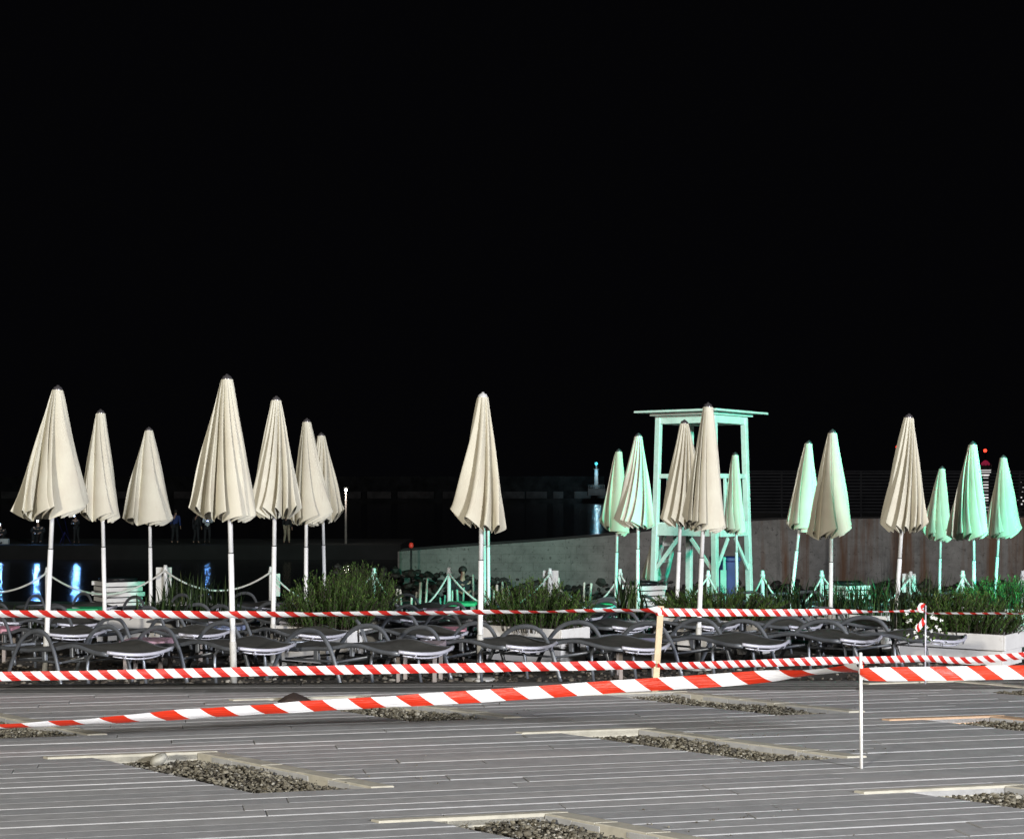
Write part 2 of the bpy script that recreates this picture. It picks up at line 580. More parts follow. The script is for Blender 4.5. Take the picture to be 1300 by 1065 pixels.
rng = random.Random(3)
mb = MB()
for j in range(int(1.0 / PW), int(15.5 / PW)):
    v0, v1 = j * PW + .003, (j + 1) * PW - .003
    u = -9 - rng.random() * 3
    row_tone = rng.random()
    cuts = []
    for (ul, ur, vt) in pits:
        if vt + DV - 1e-6 <= j * PW and (j + 1) * PW <= vt + 1e-6:
            k = DU / DV
            cuts.append((lambda v, ul=ul, vt=vt, k=k: ul + (v - vt) * k, lambda v, ur=ur, vt=vt, k=k: ur + (v - vt) * k))
    cuts.sort(key=lambda c: c[0](v0))
    while u < 14:
        L = rng.choice((2.4, 3.0, 3.6))
        ua, ub = u + .002, u + L - .002
        u += L
        pieces = []
        cur = (lambda v, a=ua: a)
        for cl, cr in cuts:
            pieces.append((cur, lambda v, cl=cl, b=ub: min(cl(v), b)))
            cur = (lambda v, cr=cr, a=ua: max(cr(v), a))
        pieces.append((cur, lambda v, b=ub: b))
        for lf, rf in pieces:
            if rf(v0) - lf(v0) < .02 or rf(v1) - lf(v1) < .02:
                continue
            if lf(v0) > ub or rf(v0) < ua:
                continue
            poly = [uv2w(lf(v0), v0), uv2w(rf(v0), v0), uv2w(rf(v1), v1), uv2w(lf(v1), v1)]
            poly = clip(poly, lambda p: edge_y(p[0]) - .62 - p[1])
            poly = clip(poly, lambda p: p[1] - 2.0) if len(poly) > 2 else poly
            if len(poly) < 3:
                continue
            mb.tone = min(1, max(0, row_tone * .65 + rng.random() * .35))
            slab(mb, poly, rng.uniform(-.0022, .0022), .03, rng.choice((.0015, .002, .003, .005)))
tag(mb.build('deck', M['plank']), 'grey boardwalk of weathered planks with diagonal gravel pits', 'deck', kind='structure')
mb = MB()
for k in range(4):
    a = .62 - k * .152
    x = -9.0 - rng.random()
    while x < 11:
        L = rng.uniform(2, 3.2)
        x0, x1 = x + .003, x + L - .003
        x += L
        p = [(x0, edge_y(x0) - a + .004), (x1, edge_y(x1) - a + .004), (x1, edge_y(x1) - a + .148), (x0, edge_y(x0) - a + .148)]
        mb.tone = rng.random()
        slab(mb, p, rng.uniform(-.002, .002), .09, .004)
tag(mb.build('deck_border', M['border']), 'dark border boards along the back edge of the deck', 'deck edge', kind='structure')

# pit frames and their gravel
for i, (ul, ur, vt) in enumerate(pits):
    kb = MB()
    k = DU / DV
    w = .125
    kb.tone = .5
    q = [(ur + .003, vt + .05), (ur + DU + .003, vt + DV), (ur + DU + w, vt + DV), (ur + w, vt + .05)]
    # long side in short lengths
    n = 5
    for s in range(n):
        a, b = s / n + .002, (s + 1) / n - .002
        pl = []
        for (c, t) in ((0, a), (0, b), (1, b), (1, a)):
            uu = ur + .003 + (w - .003) * c + DU * t
            vv = vt + DV * t
            pl.append(uv2w(uu, vv))
        slab(kb, pl, .009 + rng.uniform(-.002, .002), .12, .004)
    pl = [uv2w(ul - .25, vt + .003), uv2w(ur + w, vt + .003), uv2w(ur + w - .05, vt + .055), uv2w(ul - .28, vt + .055)]
    slab(kb, pl, .011, .13, .004)
    m = M['kerb']
    if i == 6:
        m = plain('orange_kerb_board', (0.50, 0.34, 0.22), 0.7, 0, 0.2, 9)
    tag(kb.build('pit_kerb', m), None, None, kind='structure')['label'] = 'pale board frame round a gravel pit in the deck'
    g = MB()
    for s in range(2000):
        t, c = rng.random(), rng.random()
        r = rng.uniform(.006, .013) * (1 + .8 * (rng.random() < .12))
        uu = ul + (ur - ul) * c + DU * t
        vv = vt + DV * t
        h = -.046 + .034 * c ** .7 * (0.6 + .4 * math.sin(t * 9 + i)) + rng.uniform(-.010, .010)
        if uu - r * 1.4 < ul + DU * t or uu + r * 1.4 > ur + DU * t or vv + r > vt - .01 or vv - r < vt + DV + .01:
            continue
        x, y = uv2w(uu, vv)
        stone(g, (x, y, h), r, rng)
    # a few stones kicked out on to the boards
    for s in range(26):
        uu = ur + .14 + DU * rng.random() + abs(rng.gauss(0, .25))
        vv = vt + DV * rng.random()
        stone(g, (*uv2w(uu, vv), .006), rng.uniform(.003, .008), rng)
    # bed below
    g.tone = .25
    pl = [uv2w(ul, vt), uv2w(ul + DU, vt + DV), uv2w(ur + DU, vt + DV), uv2w(ur, vt)]
    g.add([(*p, -.055) for p in pl], [(0, 1, 2, 3)])
    tag(g.build('gravel', M['stone']), 'grey gravel filling a diagonal pit in the deck', 'gravel', kind='stuff')

# a pale flat stone and a dark mound in two of the pits
mb = MB()
stone(mb, (0, 0, 0), .075, random.Random(4), 1, .6, True)
p = W(202, 962, 9.05)
tag(mb.build('flat_stone', plain('pale_stone', (.36, .35, .30), .85, bump=.3), loc=(p.x, p.y, 0.0)), 'smooth grey stone lying on gravel beside the lower left pit frame', 'stone')
mb = MB()
vs, fs = ico_base()[1]
r2 = random.Random(8)
mb.add([Vector((v.x * .13, v.y * .09, max(v.z, -.3) * .05 * (1.4 - abs(v.x)))) * r2.uniform(.88, 1.1) for v in vs], fs)
tag(mb.build('dark_cloth', plain('brown_cloth', (.03, .018, .014), .9), loc=(-1.62, 11.55, .0)), 'crumpled dark brown cloth heaped on the pit edge near the loungers', 'cloth')

# pebbles between deck and loungers
mb = MB()
rng = random.Random(12)
for s in range(4200):
    y = 12.85 + 4.2 * rng.random() ** 2.2
    x = rng.uniform(-6.2, 6.8) * (y / 13.5)
    if y < edge_y(x) + .05:
        continue
    r = rng.uniform(.012, .034)
    stone(mb, (x, y, gz(y) + r * .2), r, rng)
tag(mb.build('pebbles', M['pebble']), 'dark pebbles and leaf litter under the loungers', 'pebbles', kind='stuff')

# ------------------------------------------------------------------ parasols
UG = 'closed parasols standing among the loungers'


def canopy_mesh(Lc, rl, rr, seed, tilt, even=0.0):
    """Folded canvas: uneven pleats, each laid over the next, hanging from the top hub.
    z = 0 at the hub, hem near -Lc; rl / rr how far it reaches left / right."""
    rg = random.Random(seed)
    n, T = (14 if even else rg.choice((9, 10, 11, 12))), 36
    sgn = 1 if rg.random() < .7 else -1
    wid = [rg.uniform(.55, 1.5) for _ in range(n)]
    wid = [w_ + (1 - w_) * even for w_ in wid]
    tot = sum(wid)
    amp = [rg.uniform(.82, 1.08) for _ in range(n)]
    sw = [rg.uniform(.7, 1.7) for _ in range(n)]
    sw = [w_ + (.75 - w_) * even for w_ in sw]
    ph = rg.random() * 6.28
    hemj = [rg.uniform(-.022, .02) for _ in range(n)]
    twist = rg.uniform(.02, .35) * sgn
    lift = rg.uniform(.07, .115)
    # one pleat: (position in its share, how far out 0..1)
    pl = [(0, 0), (.05, .10), (.16, .34), (.30, .60), (.46, .80), (.60, .93), (.70, .99), (.76, 1.0), (.80, .985), (.83, .93), (.85, .80), (.87, .58), (.90, .34), (.94, .14)]
    prof = []
    a = ph
    for p in range(n):
        dw = wid[p] / tot * 2 * math.pi
        for q, s_ in pl:
            prof.append((a + q * dw, s_, p))
        a += dw
    vs = []
    rm = (rl + rr) / 2
    for i in range(T + 1):
        t = i / T
        env = t ** .95 * (1 + .07 * math.sin(t * math.pi))
        dep = .22 + .27 * min(1, t * 2.4)
        for (th, s_, p) in prof:
            ang = th + sgn * sw[p] * wid[p] / tot * n * .55 * s_ * (.45 + .55 * t) + twist * t
            wob = 1 + .035 * math.sin(7 * t + p * 2.1) * s_
            cx, cy = math.cos(ang), math.sin(ang)
            side = rr if cx > 0 else rl
            rad = side * cx * cx + rm * .95 * cy * cy
            r = .050 + (rad - .050) * env
            f = (1 - dep + dep * s_ * amp[p]) * wob
            if t < .03:
                f = 1 - .12 + .12 * s_
            x, y = r * f * cx, r * f * cy
            e = r * f / rm * t
            hem = 1 - (lift * e * e + hemj[p] * s_ + tilt * cx * e * .05 - .02 * (1 - s_))
            vs.append((x, y, -Lc * t * (hem * t + (1 - t))))
    N = len(prof)
    fs = []
    for i in range(T):
        for k in range(N):
            a_, b_ = i * N + k, i * N + (k + 1) % N
            fs.append((a_, a_ + N, b_ + N, b_))
    mb = MB()
    mb.add(vs, fs, True)
    o = len(mb.v)
    mb.add([(.05 * math.cos(k * .5236), .05 * math.sin(k * .5236), .0) for k in range(12)], [tuple(range(12))])
    return mb


# cap x, cap y, hem bottom y, hem left x, hem right x, foot x, tilt, label
UMB = [
    (73.6, 489, 662, 19, 107, 57, 1, 'closed cream parasol at far left, hem swung out to the left above blue lamp light'),
    (127.7, 519.5, 665, 100, 150.5, 134, 0, 'slim closed parasol second from left, before the slatted bin'),
    (189, 542, 669, 153.5, 218, 192, 0, 'greyish closed parasol third from left, standing apart near the white sign'),
    (288, 475, 664, 240.6, 324, 297, 0, 'tallest and nearest closed parasol, evenly pleated, left of the middle'),
    (350.7, 502.6, 661, 316, 380, 346, 0, 'closed parasol directly right of the tallest one, ragged hem'),
    (389.5, 531, 667, 370, 422, 388, 0, 'closed parasol overlapping the quay lamp side, second smallest of its row'),
    (407.8, 549, 668, 385, 436, 413, 1, 'small closed parasol at the row end beside the bright quay lamp'),
    (613, 498, 675, 572, 642, 609, -1, 'lone pale parasol in the middle, white cap, hem swept to the left'),
    (785.5, 569.6, 679, 759.6, 798, 781, -1, 'small teal-lit parasol left of the lifeguard tower, leftmost of four'),
    (810.4, 549.5, 672, 781, 829.5, 809, 0, 'pale green parasol just left of the lifeguard tower leg'),
    (869, 532.7, 672, 838, 896, 857, -1, 'beige parasol standing before the lifeguard tower, left of the big one'),
    (899, 511, 675, 866, 920, 885, -1, 'big white-sided parasol covering the middle of the lifeguard tower'),
    (933.4, 574, 679, 915, 946, 936, 0, 'small parasol with teal top before the right tower leg'),
    (1027, 559, 676, 996.7, 1040, 1000, -1, 'leaning green parasol right of the tower, before the rusty wall'),
    (1056.8, 544.8, 685, 1027, 1080, 1054, 1, 'pale green and cream parasol touching the leaning one on its right'),
    (1154, 525, 678, 1117, 1176.5, 1134, 0, 'large plain cream parasol leaning on the right, no green light'),
    (1196, 591.6, 689, 1169, 1207, 1192, 0, 'smallest grey-green parasol in the right hand group'),
    (1234.8, 560, 686, 1201.6, 1253, 1237, 1, 'bright mint green parasol left of the red lit harbour tower'),
    (1274, 577.5, 685, 1252, 1295, 1261, 0, 'deep teal parasol at far right beside the red lit harbour tower'),
    # two more stand hidden behind the lone middle one; their poles show
    (619, 552, 670, 600, 638, 620.5, 0, 'parasol hidden behind the lone middle one, right hand pole showing'),
    (614, 562, 670, 596, 630, 615.5, 0, 'parasol hidden behind the lone middle one, thin back pole showing'),
]
for i, (cx, cy, hy, hl, hr, fx, tilt, lab) in enumerate(UMB):
    d = 13.0 * 189 / (hy - cy)
    T = W(cx, cy, d)
    foot = Vector(((fx - 650) * d / F, d, gz(d)))
    ax = T - foot
    H = ax.length
    root = empty('closed_parasol', foot, lab, 'parasol', UG)
    root.rotation_euler = (0, math.atan2(ax.x, ax.z), 0)
    k = d / F
    px = fx + (cx - fx) * (H * F / d - (hy - cy)) / (H * F / d)   # where the pole is at hem height
    rl, rr = max(.12, (px - hl) * k * 1.07), max(.12, (hr - px) * k * 1.07)
    Lc = (hy - cy) * k - .05
    cv = canopy_mesh(Lc, rl, rr, 40 + i * 7, tilt, .75 if i in (3, 4, 10, 15, 17) else 0.0).build('canopy', M['canvas'], root, (0, 0, H - .045))
    sb = cv.modifiers.new('smooth', 'SUBSURF')
    sb.levels = sb.render_levels = 1
    cv.cycles.shadow_terminator_offset = .25
    cv.cycles.shadow_terminator_geometry_offset = .3
    c = MB()
    c.lathe([(.0, .048), (.010, .046), (.016, .036), (.034, .028), (.043, .012), (.045, -.004), (.040, -.012)], 14, (0, 0, H - .046))
    c.build('cap', M['capw'] if i in (7,) else M['cap'], root)
    p = MB()
    zj = max(.5, H - Lc - .30)
    p.tube([(0, 0, zj), (0, 0, H - .06)], .0205, 12)
    p.build('upper_pole', M['pole'], root)
    p = MB()
    p.tube([(0, 0, .02), (0, 0, zj - .006)], .0235, 12)
    p.build('lower_pole', M['pole'], root)
    p = MB()
    p.tube([(0, 0, zj - .012), (0, 0, zj + .004)], .0225, 12)
    p.build('pole_joint', M['seam'], root)
    p = MB()
    p.lathe([(.0, .05), (.028, .05), (.029, .40), (.025, .41), (.0, .41)], 12)
    p.lathe([(0, .0), (.14, .0), (.14, .015), (.13, .022), (.0, .024)], 20)
    p.build('base', M['basem'], root)
    # the struts gathered round the pole under the hem
    p = MB()
    for q in range(8):
        a = q * math.pi / 4 + .3
        p.tube([(.035 * math.cos(a), .035 * math.sin(a), H - .25), (.05 * math.cos(a), .05 * math.sin(a), H - Lc + .05)], .006, 5)
    p.build('ribs', M['seam'], root)

# small furled umbrella behind the right bin
p = W(829, 690, 29)
h = 1.0
root = empty('furled_umbrella', (p.x, 29, gz(29)), 'little furled cream umbrella poking up behind the teal lit bin', 'umbrella')
H = p.z - gz(29)
canopy_mesh(.67, .22, .18, 777, 0).build('canopy', M['canvas'], root, (0, 0, H - .03))
c = MB()
c.lathe([(0, .03), (.03, .02), (.04, -.02), (.02, -.03)], 10, (0, 0, H - .02))
c.build('cap', M['black'], root)
c = MB()
c.tube([(0, 0, 0), (0, 0, H - .05)], .018, 8)
c.build('pole', M['pole'], root)

# ------------------------------------------------------------------ loungers


def interp(tab, t):
    for (a, x), (b, y) in zip(tab, tab[1:]):
        if t <= b:
            k = (t - a) / (b - a)
            k = k * k * (3 - 2 * k)
            return x + (y - x) * k
    return tab[-1][1]


RAIL = [(0, .338), (.14, .331), (.54, .368), (1.0, .305), (1.45, .268), (1.95, .258)]
HW = .30


def make_lounger():
    root = empty('sun_lounger', (0, 0, 0), 'x', 'sun lounger', 'sun loungers in rows on the beach')
    ts = [i / 20 * 1.95 for i in range(21)]
    for s in (-1, 1):
        m = MB()
        m.tube([(s * HW, t, interp(RAIL, t)) for t in ts], .016, 8, flat=(.8, 1.15))
        # sling screws under the rail
        for q in range(4):
            m.tube([(s * HW, .22 + q * .1, interp(RAIL, .22 + q * .1) - .016), (s * HW, .22 + q * .1, interp(RAIL, .22 + q * .1) - .045)], .007, 6)
        m.build('side_rail', M['frame'], root)
    # foot bars: bowed out and down, the lower one thinner
    m = MB()
    pts = []
    for i in range(15):
        q = i / 14 * 2 - 1
        bow = 1 - q * q
        pts.append((q * (HW + .005), -.10 * bow, .352 - .030 * bow))
    m.tube(pts, .0135, 8, flat=(1.15, 1.15))
    m.build('foot_bar', M['bar'], root)
    m = MB()
    pts = []
    for i in range(13):
        q = i / 12 * 2 - 1
        bow = 1 - q * q
        pts.append((q * (HW - .06), -.075 * bow + .02, .315 - .030 * bow))
    m.tube(pts, .0075, 6)
    for q in (-.35, 0, .35):
        m.tube([(q * .5, -.075, .325), (q * .5, -.052, .288)], .006, 6)
    m.build('lower_foot_bar', M['bar'], root)
    # head bar
    m = MB()
    m.tube([((i / 10 * 2 - 1) * HW, 1.95 + .07 * (1 - (i / 10 * 2 - 1) ** 2), .258) for i in range(11)], .015, 8)
    m.build('head_bar', M['frame'], root)
    # sling with a shallow belly
    m = MB()
    nxs, nys = 8, 24
    vs = []
    for j in range(nys + 1):
        t = .01 + j / nys * 1.93
        for i in range(nxs + 1):
            q = i / nxs * 2 - 1
            vs.append((q * (HW - .004), t - .06 * (1 - q * q) * max(0, 1 - t / .2), interp(RAIL, t) + .012 - .022 * (1 - q * q)))
    fs = [(j * (nxs + 1) + i, j * (nxs + 1) + i + 1, (j + 1) * (nxs + 1) + i + 1, (j + 1) * (nxs + 1) + i) for j in range(nys) for i in range(nxs)]
    m.add(vs, fs, True)
    m.build('sling', M['sling'], root)
    # armrest hoops that run down to the ground as legs
    for s in (-1, 1):
        m = MB()
        x = s * (HW + .035)
        ctl = [(.70, .0), (.80, .24), (.87, .345), (.94, .415), (1.03, .45), (1.15, .455), (1.29, .43), (1.42, .365), (1.55, .235), (1.70, .0)]
        pts = []
        for a in range(len(ctl) - 1):
            p0, p1, p2, p3 = ctl[max(a - 1, 0)], ctl[a], ctl[a + 1], ctl[min(a + 2, len(ctl) - 1)]
            for q in range(4):
                t = q / 4
                pt = [.5 * ((2 * p1[k]) + (-p0[k] + p2[k]) * t + (2 * p0[k] - 5 * p1[k] + 4 * p2[k] - p3[k]) * t * t + (-p0[k] + 3 * p1[k] - 3 * p2[k] + p3[k]) * t ** 3) for k in (0, 1)]
                pts.append((x, pt[0], pt[1]))
        pts.append((x, *ctl[-1]))
        m.tube(pts, .0165, 8, flat=(1.35, .85))
        m.build('armrest', M['frame'], root)
    # transverse leg frame under the foot part
    m = MB()
    yl = .42
    pts = [(-.27, yl - .06, 0), (-.265, yl - .03, .20), (-.245, yl - .01, .265), (-.20, yl, .305), (-.14, yl, .312), (.14, yl, .312), (.20, yl, .305), (.245, yl - .01, .265), (.265, yl - .03, .20), (.27, yl - .06, 0)]
    m.tube(pts, .014, 8)
    m.build('foot_leg', M['frame'], root)
    # under frame
    for s in (-1, 1):
        m = MB()
        m.tube([(s * .26, .44, .275), (s * .28, .8, .205), (s * .31, 1.5, .185)], .011, 6)
        m.build('stretcher', M['frame'], root)
    m = MB()
    for t, z in ((.80, .205), (1.46, .187)):
        m.tube([(-.31, t, z), (.31, t, z)], .011, 6)
    for sx in (-.28, .28):
        m.box((sx, 1.1, .24), (.03, .06, .09), None, .006)
        m.box((sx, .62, .31), (.025, .05, .09), None, .006)
    m.build('crossbars', M['frame'], root)
    return root


LOUNGER = make_lounger()
rng = random.Random(5)
ROWS = [
    ('front row', [(178, 829), (339, 823.5), (541, 828), (676, 821), (820, 823), (972, 819), (1093, 813), (1203, 813)]),
    ('second row', [(98, 806), (261, 806), (412, 807), (561, 808), (682, 799), (802, 797), (914, 796), (1022, 796), (1140, 796)]),
    ('third row', [(20, 790), (105, 793), (294, 791), (380, 790), (536, 788), (622, 788), (745, 785), (833, 783), (1005, 784), (1080, 782), (1160, 784)]),
    ('back row', [(120, 773), (348, 772), (252, 776), (470, 775), (560, 774), (760, 772), (880, 775), (1019, 769), (1100, 770), (1285, 770)]),
]
first = True
for rn, pts in ROWS:
    pts = sorted(pts)
    for i, (x, y) in enumerate(pts):
        d = ground_dist(y, .325)
        o = LOUNGER if first else copy_thing(LOUNGER)
        first = False
        o.location = ((x - 650) * d / F, d, gz(d))
        o.rotation_euler = (R(rng.uniform(-.8, .4)), 0, R(42 + rng.uniform(-4, 4)))
        o['label'] = 'grey metal sun lounger with dark sling, %s from the left in the %s' % (ORD[i], rn)

# ------------------------------------------------------------------ side tables


TC = {
    'mauve': (.40, .25, .32), 'pink': (.52, .24, .31), 'grey mauve': (.36, .30, .33), 'lavender': (.38, .36, .56), 'white': (.66, .66, .68),
    'blue': (.13, .22, .50), 'pale blue': (.30, .36, .58), 'green': (.02, .40, .16)}
TM = {}
TABLES = [
    (188, 811, 'mauve', 'beside the first parasols, foremost on the left'), (-8, 796, 'pink', 'cut by the left edge of the view'),
    (533, 815, 'grey mauve', 'behind the front lounger left of the lone parasol'), (566, 797, 'pink', 'left of the lone middle parasol pole'),
    (809, 812, 'lavender', 'behind the wooden lath that holds the tape'), (811, 789, 'white', 'between loungers left of the wooden lath'),
    (1061, 787, 'white', 'among loungers below the leaning green parasol'), (336, 784, 'blue', 'right of the tallest parasol pole'),
    (280, 795, 'pale blue', 'crossed by the tallest parasol pole'), (586, 764, 'green', 'in front of the short white stakes'),
    (562, 773, 'mauve', 'under the green table by the stakes'), (109, 771, 'green', 'in front of the left slatted bin'),
    (350, 766, 'white', 'at the back beside a rope post'), (759, 765, 'green', 'at the back left of the right bin'), (1281, 768, 'white', 'at far right behind the big planter')]
seen = {}
for (x, y, c, where) in TABLES:
    if c not in TM:
        TM[c] = plain(c.replace(' ', '_') + '_table_paint', TC[c], .5, 0, .12, 8)
    h = .35
    d = ground_dist(y, h)
    t = empty('side_table', ((x - 650) * d / F, d, gz(d)), 'small square %s side table %s' % (c, where), 'side table', 'low side tables between the loungers', R(-3 + rng.uniform(-5, 5)))
    m = MB()
    s = .41
    for q in range(3):
        m.box((0, (q - 1) * (s / 3), h - .024), (s, s / 3 - .006, .046), None, .004)
    m.build('table_top', TM[c], t)
    lm = M['tleg']
    for sx in (-1, 1):
        for sy in (-1, 1):
            m = MB()
            m.box((sx * .16, sy * .16, (h - .05) / 2), (.036, .036, h - .05), None, .004)
            m.build('leg', lm, t)

# ------------------------------------------------------------------ planters and shrubs


def shrub_rosemary(name, lab, loc, rx, ry, h, n, seed, rz, leaf='leaf', per=30, lean=.35):
    rg = random.Random(seed)
    root = empty(name, loc, lab, 'shrub', None, rz)
    st, fo = MB(), MB()
    for s in range(n):
        a, q = rg.random() * 6.28, math.sqrt(rg.random())
        bx, by = rx * q * math.cos(a) * .85, ry * q * math.sin(a) * .85
        hh = h * (1 - .45 * q * q) * rg.uniform(.62, 1.08)
        ex, ey = bx * 1.35 + rg.uniform(-1, 1) * lean * hh * .5, by * 1.35 + rg.uniform(-1, 1) * lean * hh * .5
        p0, p2 = Vector((bx, by, 0)), Vector((ex, ey, hh))
        p1 = Vector((bx + (ex - bx) * .25, by + (ey - by) * .25, hh * .6))
        pts = [p0 * (1 - t) ** 2 + p1 * 2 * t * (1 - t) + p2 * t * t for t in (0, .25, .5, .75, 1)]
        st.tone = rg.random()
        st.tube(pts, [.005, .004, .0035, .003, .002], 4, False)
        base_t = rg.random() * .55
        for l in range(per):
            t = .12 + .88 * (l + rg.random()) / per
            p = p0 * (1 - t) ** 2 + p1 * 2 * t * (1 - t) + p2 * t * t
            az = rg.random() * 6.28
            el = rg.uniform(.45, 1.3)
            dr = Vector((math.cos(az) * math.cos(el), math.sin(az) * math.cos(el), math.sin(el)))
            L = rg.uniform(.035, .075) * (1.15 - .4 * t)
            sd = dr.cross(Vector((0, 0, 1))).normalized() * rg.uniform(.0035, .0065)
            fo.tone = min(1, base_t + rg.random() * .35 + .15 * t)
            mid = p + dr * L * .5 + Vector((0, 0, .002))
            fo.add([p, mid + sd, p + dr * L, mid - sd], [(0, 1, 2, 3)])
    st.build('stems', M['soil'], root)
    fo.build('foliage', M[leaf], root)
    return root


def shrub_strap(name, lab, loc, rx, ry, h, n, seed, rz, wide=.016, cat='plant'):
    """Clump of long arching strap leaves."""
    rg = random.Random(seed)
    root = empty(name, loc, lab, cat, None, rz)
    fo = MB()
    for s in range(n):
        a, q = rg.random() * 6.28, math.sqrt(rg.random())
        b = Vector((rx * q * math.cos(a) * .8, ry * q * math.sin(a) * .8, 0))
        az = rg.random() * 6.28
        L = h * rg.uniform(.6, 1.25)
        out = rg.uniform(.05, .6)
        fo.tone = rg.random() ** 1.3
        pr = None
        hd = Vector((math.cos(az), math.sin(az), 0))
        sd = Vector((-hd.y, hd.x, 0))
        w = wide * rg.uniform(.6, 1.2)
        rows = []
        for k in range(7):
            t = k / 6
            p = b + hd * (out * L * t * t) + Vector((0, 0, L * (t - .38 * out * t * t * t)))
            ww = w * (1 - t ** 2.2) * (.6 + .8 * min(1, t * 3)) * .5 + .0006
            rows += [p - sd * ww, p + sd * ww]
        fo.add(rows, [(2 * k, 2 * k + 1, 2 * k + 3, 2 * k + 2) for k in range(6)], True)
    fo.build('foliage', M['strap'], root)
    return root


PR = R(-37)   # long side runs left and away


def planter(xc, ytop, lab, L=1.0, D=.5, H=.40, h_above=None):
    """White two-board planter; xc is the pixel column of its nearest corner, ytop its top row."""
    d = ground_dist(ytop, H)
    t = empty('planter_box', ((xc - 650) * d / F, d, gz(d)), lab, 'planter', 'white planter boxes', PR)
    # local frame: nearest corner at the origin, long side to -x, short side to +y
    hh = H / 2
    for k in range(2):
        z = hh * (k + .5)
        o = .03 if k == 0 else 0.0
        m = MB()
        m.box((-L / 2, o + .011, z), (L - 2 * o - .046, .022, hh - .006), None, .003)
        m.box((-L / 2, D - o - .011, z), (L - 2 * o - .046, .022, hh - .006), None, .003)
        m.box((-o - .011, D / 2, z), (.022, D - 2 * o, hh - .006), None, .003)
        m.box((-L + o + .011, D / 2, z), (.022, D - 2 * o, hh - .006), None, .003)
        m.build('board_ring', M['planter'], t)
    m = MB()
    m.box((-L / 2, D / 2, H - .07), (L - .07, D - .07, .04))
    m.build('soil', M['soil'], t)
    c = Vector((-L / 2, D / 2, H - .05))
    rot = Matrix.Rotation(PR, 3, 'Z')
    return Vector(t.location) + rot @ c


c = planter(1276, 806, 'biggest white planter at right front, beside the last front lounger', 1.15, .6, .32)
shrub_rosemary('leafy_shrub', 'dark leafy shrub filling the big right front planter', c, .66, .38, .44, 360, 21, PR, 'leaf', 30, .5)
shrub_strap('tall_grass', 'tall light grass clump rising behind the thin rod at right', c + Vector((-.35, .25, 0)), .4, .25, .56, 240, 22, 0, .010, 'grass')
c = planter(441, 800, 'white planter left of the lone parasol, nearest of two', 1.0, .5, .36)
shrub_rosemary('rosemary_shrub', 'bushy green rosemary in the planter left of the lone parasol', c, .55, .36, .58, 300, 23, PR)
c2 = planter(478, 783, 'white planter behind the rosemary one, left of the stakes', .9, .45, .33)
shrub_rosemary('rosemary_shrub', 'taller darker rosemary behind the near one, hiding a rope post', c2, .5, .34, .68, 240, 24, PR)
c = planter(713, 799, 'white planter right of the lone parasol', 1.0, .5, .36)
shrub_rosemary('rosemary_shrub', 'wide rounded rosemary right of the lone parasol', c, .60, .40, .52, 330, 25, PR)
c = planter(961, 790, 'white planter below the lifeguard tower', 1.2, .5, .36)
shrub_rosemary('low_shrub', 'low dark hedge-like shrub in the planter below the lifeguard tower', c, .74, .36, .40, 300, 26, PR)
shrub_strap('spiky_plant', 'upright spiky plant left of the tower leg', c + Vector((-.9, .7, 0)), .22, .22, .45, 60, 27, 0, .02)
c = planter(204, 784, 'white planter at left with spiky strap leaves', 1.2, .5, .36)
shrub_strap('spiky_plant', 'dark spiky plant fanning out of the left planter', c + Vector((.25, 0, 0)), .42, .3, .27, 90, 28, 0, .018)
shrub_strap('spiky_plant', 'dark loose spiky plant before the white sign', c + Vector((.72, .5, .0)), .42, .35, .40, 130, 29, 0, .014)
c = planter(254, 769, 'white planter far back behind the tallest parasol', .9, .45, .33)
shrub_strap('wild_grass', 'dark wispy grass over the far back planter left', c + Vector((-.1, 0, 0)), .45, .3, .45, 120, 30, 0, .012, 'grass')
c = planter(1125, 782, 'white planter behind the large leaning cream parasol', 1.0, .5, .38)
shrub_strap('tall_grass', 'dense grass clump behind the large leaning cream parasol', c, .55, .35, .42, 300, 31, 0, .011, 'grass')
shrub_strap('spiky_plant', 'dark spiky plant in front of the right hand bin', c + Vector((-.75, .1, 0)), .35, .25, .46, 80, 32, 0, .018)
c = planter(1330, 775, 'white planter at the far right edge behind the teal parasol', 1.1, .5, .40)
shrub_rosemary('leafy_shrub', 'green shrub at the far right edge behind the teal parasol', c, .7, .4, .42, 260, 33, PR)
d = 20.5
shrub_rosemary('ground_cover', 'low dark ground plant at the far left behind the tape', ((20 - 650) * d / F, d, gz(d)), .75, .4, .34, 200, 34, 0, 'strap', 24)
# white flowering plant by the thin rod
d = ground_dist(806, .44)
fl = empty('flowering_plant', ((1186 - 650) * d / F, d + .35, gz(d) + .38), 'white flowering plant at the left corner of the big right planter', 'flowers')
m = MB()
rg = random.Random(9)
for q in range(20):
    p = Vector((rg.uniform(-.16, .2), rg.uniform(-.1, .1), rg.uniform(0, .24)))
    for a in range(5):
        an = a * 1.257 + rg.random()
        dr = Vector((math.cos(an), -.4, math.sin(an)))
        sd = Vector((-math.sin(an), 0, math.cos(an)))
        m.add([p, p + dr * .010 + sd * .006, p + dr * .019, p + dr * .010 - sd * .006], [(0, 1, 2, 3)])
m.build('blossoms', M['flower'], fl)
m = MB()
for q in range(120):
    p = Vector((rg.uniform(-.18, .2), rg.uniform(-.1, .12), rg.uniform(-.04, .2)))
    an, w = rg.random() * 6.28, .012
    dr = Vector((math.cos(an), math.sin(an), rg.uniform(.2, 1.2))).normalized() * .05
    m.tone = rg.random()
    sd = Vector((-math.sin(an), math.cos(an), 0)) * w
    m.add([p, p + dr * .5 + sd, p + dr, p + dr * .5 - sd], [(0, 1, 2, 3)])
m.build('foliage', M['leaf'], fl)

# ------------------------------------------------------------------ slatted bins


